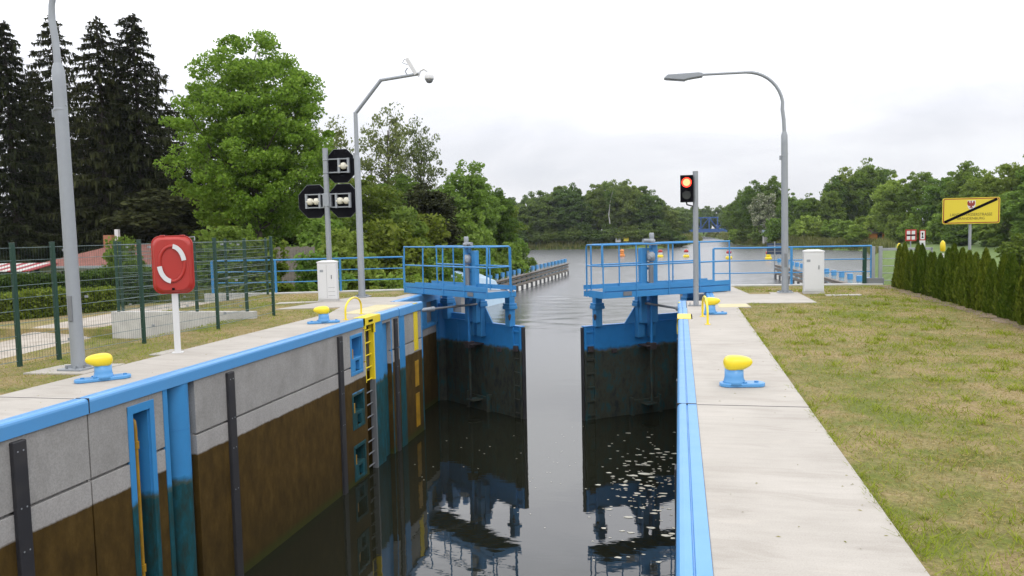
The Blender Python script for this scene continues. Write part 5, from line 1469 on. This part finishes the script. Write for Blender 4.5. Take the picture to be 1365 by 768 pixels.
for i in range(34):
    f = i/33; x = 27+38*f+random.uniform(-.6, .6); y = np.interp(f, [0, .35, .5, .8, 1], [190, 182, 140, 104, 96])+random.uniform(-2, 2)
    if f < .3: x = 17+ (f/.3)*21; y = np.interp(x, [17, 23, 38], [254, 208, 184])
    k = ['s_far', 's_mid', 's_bright'][i % 3]
    put(k, x, y, 'waterside or field edge bush on the right shore, %s from the left' % ordw[i], cat='shrub', name='shrub', h=random.uniform(3.2, 5.4), w=random.uniform(4.5, 6.5), group='bushes on the right shore')
put('s_bright', 36.2, 177.5, 'bright bush just left of the orange hut', cat='shrub', name='shrub', h=3.4, w=5)
put('s_mid', 44.6, 178, 'mid green bush just right of the orange hut', cat='shrub', name='shrub', h=3.6, w=5)
put('s_olive', 27.0, 70, 'round olive bush on the meadow left of the yellow sign foot', cat='shrub', name='shrub', h=2.6, w=4.0)

# reeds and long grass fringes (stuff)
def reeds():
    rng = np.random.RandomState(17); Q = []
    def strip(ax, ay, bx, by, n, hh, spread, lo=0):
        t = rng.uniform(0, 1, n); L = math.hypot(bx-ax, by-ay); nx, ny = -(by-ay)/L, (bx-ax)/L
        off = rng.uniform(lo, spread, n)
        x = ax+(bx-ax)*t+nx*off; y = ay+(by-ay)*t+ny*off; z = height(x, y)
        h = hh*rng.uniform(.4, 1.1, n); w = .02+.04*np.clip(y/100, .3, 3)
        a = rng.uniform(0, 6.28, n); dx = rng.normal(size=n)*.18*h; dy = rng.normal(size=n)*.18*h
        P = np.stack([x, y, z-.05], 1); W = np.stack([np.cos(a)*w, np.sin(a)*w, 0*w], 1); T = np.stack([x+dx, y+dy, z+h], 1)
        Q.append(np.stack([P-W, P+W, T+W*.2, T-W*.2], 1))
    P = WPOLY
    for i in range(2, 14): strip(*P[i], *P[i+1], int(1200 if i < 5 else 1800), 1.1 if i < 5 else 1.3, 3.0 if i < 5 else 3.5)
    for i in range(15, 20): strip(*P[i], *P[i+1], 2600 if i in (16, 17, 18) else 1500, 1.2 if i < 21 else .5, 3.5 if i < 21 else 1.5)
    # rough grass on the bank behind the left railing
    n = 16000; x = rng.uniform(-22, -10.8, n); y = rng.uniform(25.6, 34, n); ok = y > yl(x)+.3; x, y = x[ok], y[ok]; z = height(x, y); n = len(x)
    h = rng.uniform(.15, .65, n); a = rng.uniform(0, 6.28, n)
    Pp = np.stack([x, y, z-.03], 1); W = np.stack([np.cos(a)*.014, np.sin(a)*.014, 0*a], 1); T = Pp+np.stack([rng.normal(size=n)*.1, rng.normal(size=n)*.1, h], 1)
    Q.append(np.stack([Pp-W, Pp+W, T+W*.2, T-W*.2], 1))
    o = mesh_obj('reeds', quads_mesh('reeds', np.concatenate(Q), 'leaf_reed')); tag(o, 'reeds and long grass fringing the banks and shores', 'reeds', kind='stuff')
reeds()
# short lawn blades
def lawn_blades():
    rng = np.random.RandomState(23)
    def field(x0, x1, y0, y1, n, p, test=None):
        t = rng.uniform(0, 1, n)
        y = y0*(y1/y0)**(t**p); x = rng.uniform(x0, x1, n)
        if test is not None: k = test(x, y); x, y = x[k], y[k]
        return x, y
    def blades(x, y, hmin, hmax, wscale=1):
        n = len(x); z = height(x, y); h = rng.uniform(hmin, hmax, n); a = rng.uniform(0, 6.28, n)
        w = (.0020+.00026*np.maximum(y, 4))*wscale
        P = np.stack([x, y, z-.004], 1); W = np.stack([np.cos(a)*w, np.sin(a)*w, 0*w], 1)
        T = P+np.stack([rng.normal(size=n)*h*.9, rng.normal(size=n)*h*.9, h], 1)
        return np.stack([P-W, P+W, T+W*.25, T-W*.25], 1)
    pad = lambda x, y: ~((x < 3.5) & (y > 21.2) & (y < 24.6)) & ~((x < 1.75) & (y > 20.1)) & (y < 27.1)
    # dappled: green in patches
    def patch(x, y): return .5+.28*np.sin(x*1.9+.6*np.sin(y*1.1))*np.cos(y*.9+x*.5)+.22*np.sin(x*4.1+y*2.7)
    x, y = field(1.42, 9.5, 3.6, 27, 110000, .8, pad)
    g = patch(x, y)+rng.normal(size=len(x))*.18 > .66
    gx, gy = x[g], y[g]; dx, dy = x[~g], y[~g]
    x2, y2 = field(-16, -8.72, 5.5, 25, 60000, .8, lambda x, y: ~((x > -10.8) & (x < -8.7) & (y > 19.2) & (y < 23.6) & (y > 19.6-(x+10.8)*.0)) & (y < 24.9) & ~((x < -10.5) & (y < 18)&(x>-14)&(rng.rand(len(x))<.4)) & (np.abs(x-np.interp(y, [4, 11, 16, 20.5, 25, 29], [-13.4, -14.7, -15.6, -16.1, -16.6, -17.0])) > 1.1))
    g2 = patch(x2, y2)+rng.normal(size=len(x2))*.18 > .62
    A = np.concatenate([blades(gx, gy, .018, .05), blades(x2[g2], y2[g2], .018, .05)])
    B_ = np.concatenate([blades(dx, dy, .010, .032), blades(x2[~g2], y2[~g2], .010, .03)])
    # ragged fringe over the pavement edges
    n = 3200; ey = 3.6*(25/3.6)**rng.uniform(0, 1, n); ex = 1.375+np.abs(rng.normal(size=n))*.05+.03*np.sin(ey*7)*np.sin(ey*2.3); k = (ey < 20) & (np.sin(ey*5.1)+np.sin(ey*2.2+1)+rng.normal(size=n)*.5 > -.4)
    A = np.concatenate([A, blades(ex[k], ey[k], .02, .055)])
    # weeds and taller tufts, straw litter
    T_ = []
    for k in range(420):
        cy = 3.8*(26/3.8)**rng.rand(); cx = rng.uniform(1.6, 6.2)
        if not pad(np.array([cx]), np.array([cy]))[0]: continue
        m_ = rng.randint(14, 40); r = rng.uniform(.03, .11)
        T_.append(blades(cx+rng.normal(size=m_)*r, cy+rng.normal(size=m_)*r, .03, .085, 1.2))
    A = np.concatenate([A]+T_)
    S_ = []
    for k in range(260):
        cy = 4.5*(24/4.5)**rng.rand(); cx = rng.uniform(2.2, 6.0); m_ = rng.randint(30, 90); r = rng.uniform(.06, .25)
        x_ = cx+rng.normal(size=m_)*r*1.6; y_ = cy+rng.normal(size=m_)*r*.7; ok = pad(x_, y_) & (x_ > 1.45); x_, y_ = x_[ok], y_[ok]; m_ = len(x_)
        a_ = rng.uniform(0, 3.14, m_); l_ = rng.uniform(.02, .06, m_); z_ = height(x_, y_)+rng.uniform(.008, .022, m_)
        P_ = np.stack([x_, y_, z_], 1); D_ = np.stack([np.cos(a_)*l_, np.sin(a_)*l_, rng.normal(size=m_)*.006], 1); W_ = np.stack([-np.sin(a_)*.0028, np.cos(a_)*.0028, 0*a_], 1)
        S_.append(np.stack([P_-W_, P_+D_-W_*.4, P_+D_+W_*.4, P_+W_], 1))
    B_ = np.concatenate([B_]+S_)
    tag(mesh_obj('grass', quads_mesh('grass', A, 'blade_green')), 'fresh green patches of short grass in the lawns', 'grass', kind='stuff')
    tag(mesh_obj('dry_grass', quads_mesh('dry_grass', B_, 'blade')), 'dry straw coloured short grass of the lawns', 'grass', kind='stuff')
lawn_blades()
# small litter on the paving
def litter():
    rng = np.random.RandomState(77); Q = []
    for k in range(90):
        if k % 3: x, y = rng.uniform(.25, 1.35), 4*(20/4)**rng.rand()
        else: x, y = rng.uniform(-8.6, -7.6), 6*(20/6)**rng.rand()
        if rng.rand() < .5 and k % 3: x = 1.37-abs(rng.normal())*.08
        l = rng.uniform(.006, .022); a = rng.uniform(0, 6.28); w = rng.uniform(.002, .006)
        d = np.array([math.cos(a), math.sin(a), 0]); n_ = np.array([-d[1], d[0], 0]); p = np.array([x, y, .0035])
        Q.append([p-d*l-n_*w*.3, p+n_*-w, p+d*l, p+n_*w+np.array([0, 0, .004])])
    tag(mesh_obj('plant_litter', quads_mesh('plant_litter', np.array(Q), 'leaf_reed')), 'bits of dry leaf and twig scattered on the quay paving', 'litter', kind='stuff')
litter()
# foam flecks floating by the right wall
def foam():
    rng = np.random.RandomState(31); m = MB()
    def fleck(x, y, r):
        n = 7; ph = rng.uniform(0, 6.28); vs = [(x+r*rng.uniform(.5, 1.3)*math.cos(ph+2*math.pi*k/n)*1.7, y+r*rng.uniform(.5, 1.2)*math.sin(ph+2*math.pi*k/n), WZ+.006) for k in range(n)]
        m.add(vs, [tuple(range(n))])
    for k in range(230):
        t = rng.rand(); cx, cy = -.75+rng.normal()*.55, 17.6+rng.normal()*2.0
        if cx > -.1 or cx < -2.6: continue
        fleck(cx, cy, abs(rng.normal())*.022+.008)
    for k in range(26): fleck(-3.2+rng.normal()*.5, 18.5+rng.normal()*2.5, .012)
    for k in range(16): fleck(-5.5+rng.normal()*.8, 19+rng.normal()*1.5, .014)
    tag(m.build('foam', 'cream'), 'white foam flecks on the dark water near the right gate', 'foam', kind='stuff')
foam()

# ------------------------------------------------------------------ air
def haze(density):
    m = bpy.data.materials.new('haze'); m.use_nodes = True; t = m.node_tree; t.nodes.clear()
    o = N(t, 'ShaderNodeOutputMaterial'); v = N(t, 'ShaderNodeVolumePrincipled')
    v.inputs['Color'].default_value = (.82, .88, 1, 1); v.inputs['Density'].default_value = density; v.inputs['Anisotropy'].default_value = .2
    t.links.new(v.outputs[0], o.inputs['Volume'])
    ob = MB().box((-330, -50, -8.5), (330, 520, 40)).build('haze', m); ob['kind'] = 'stuff'
haze(.00013)
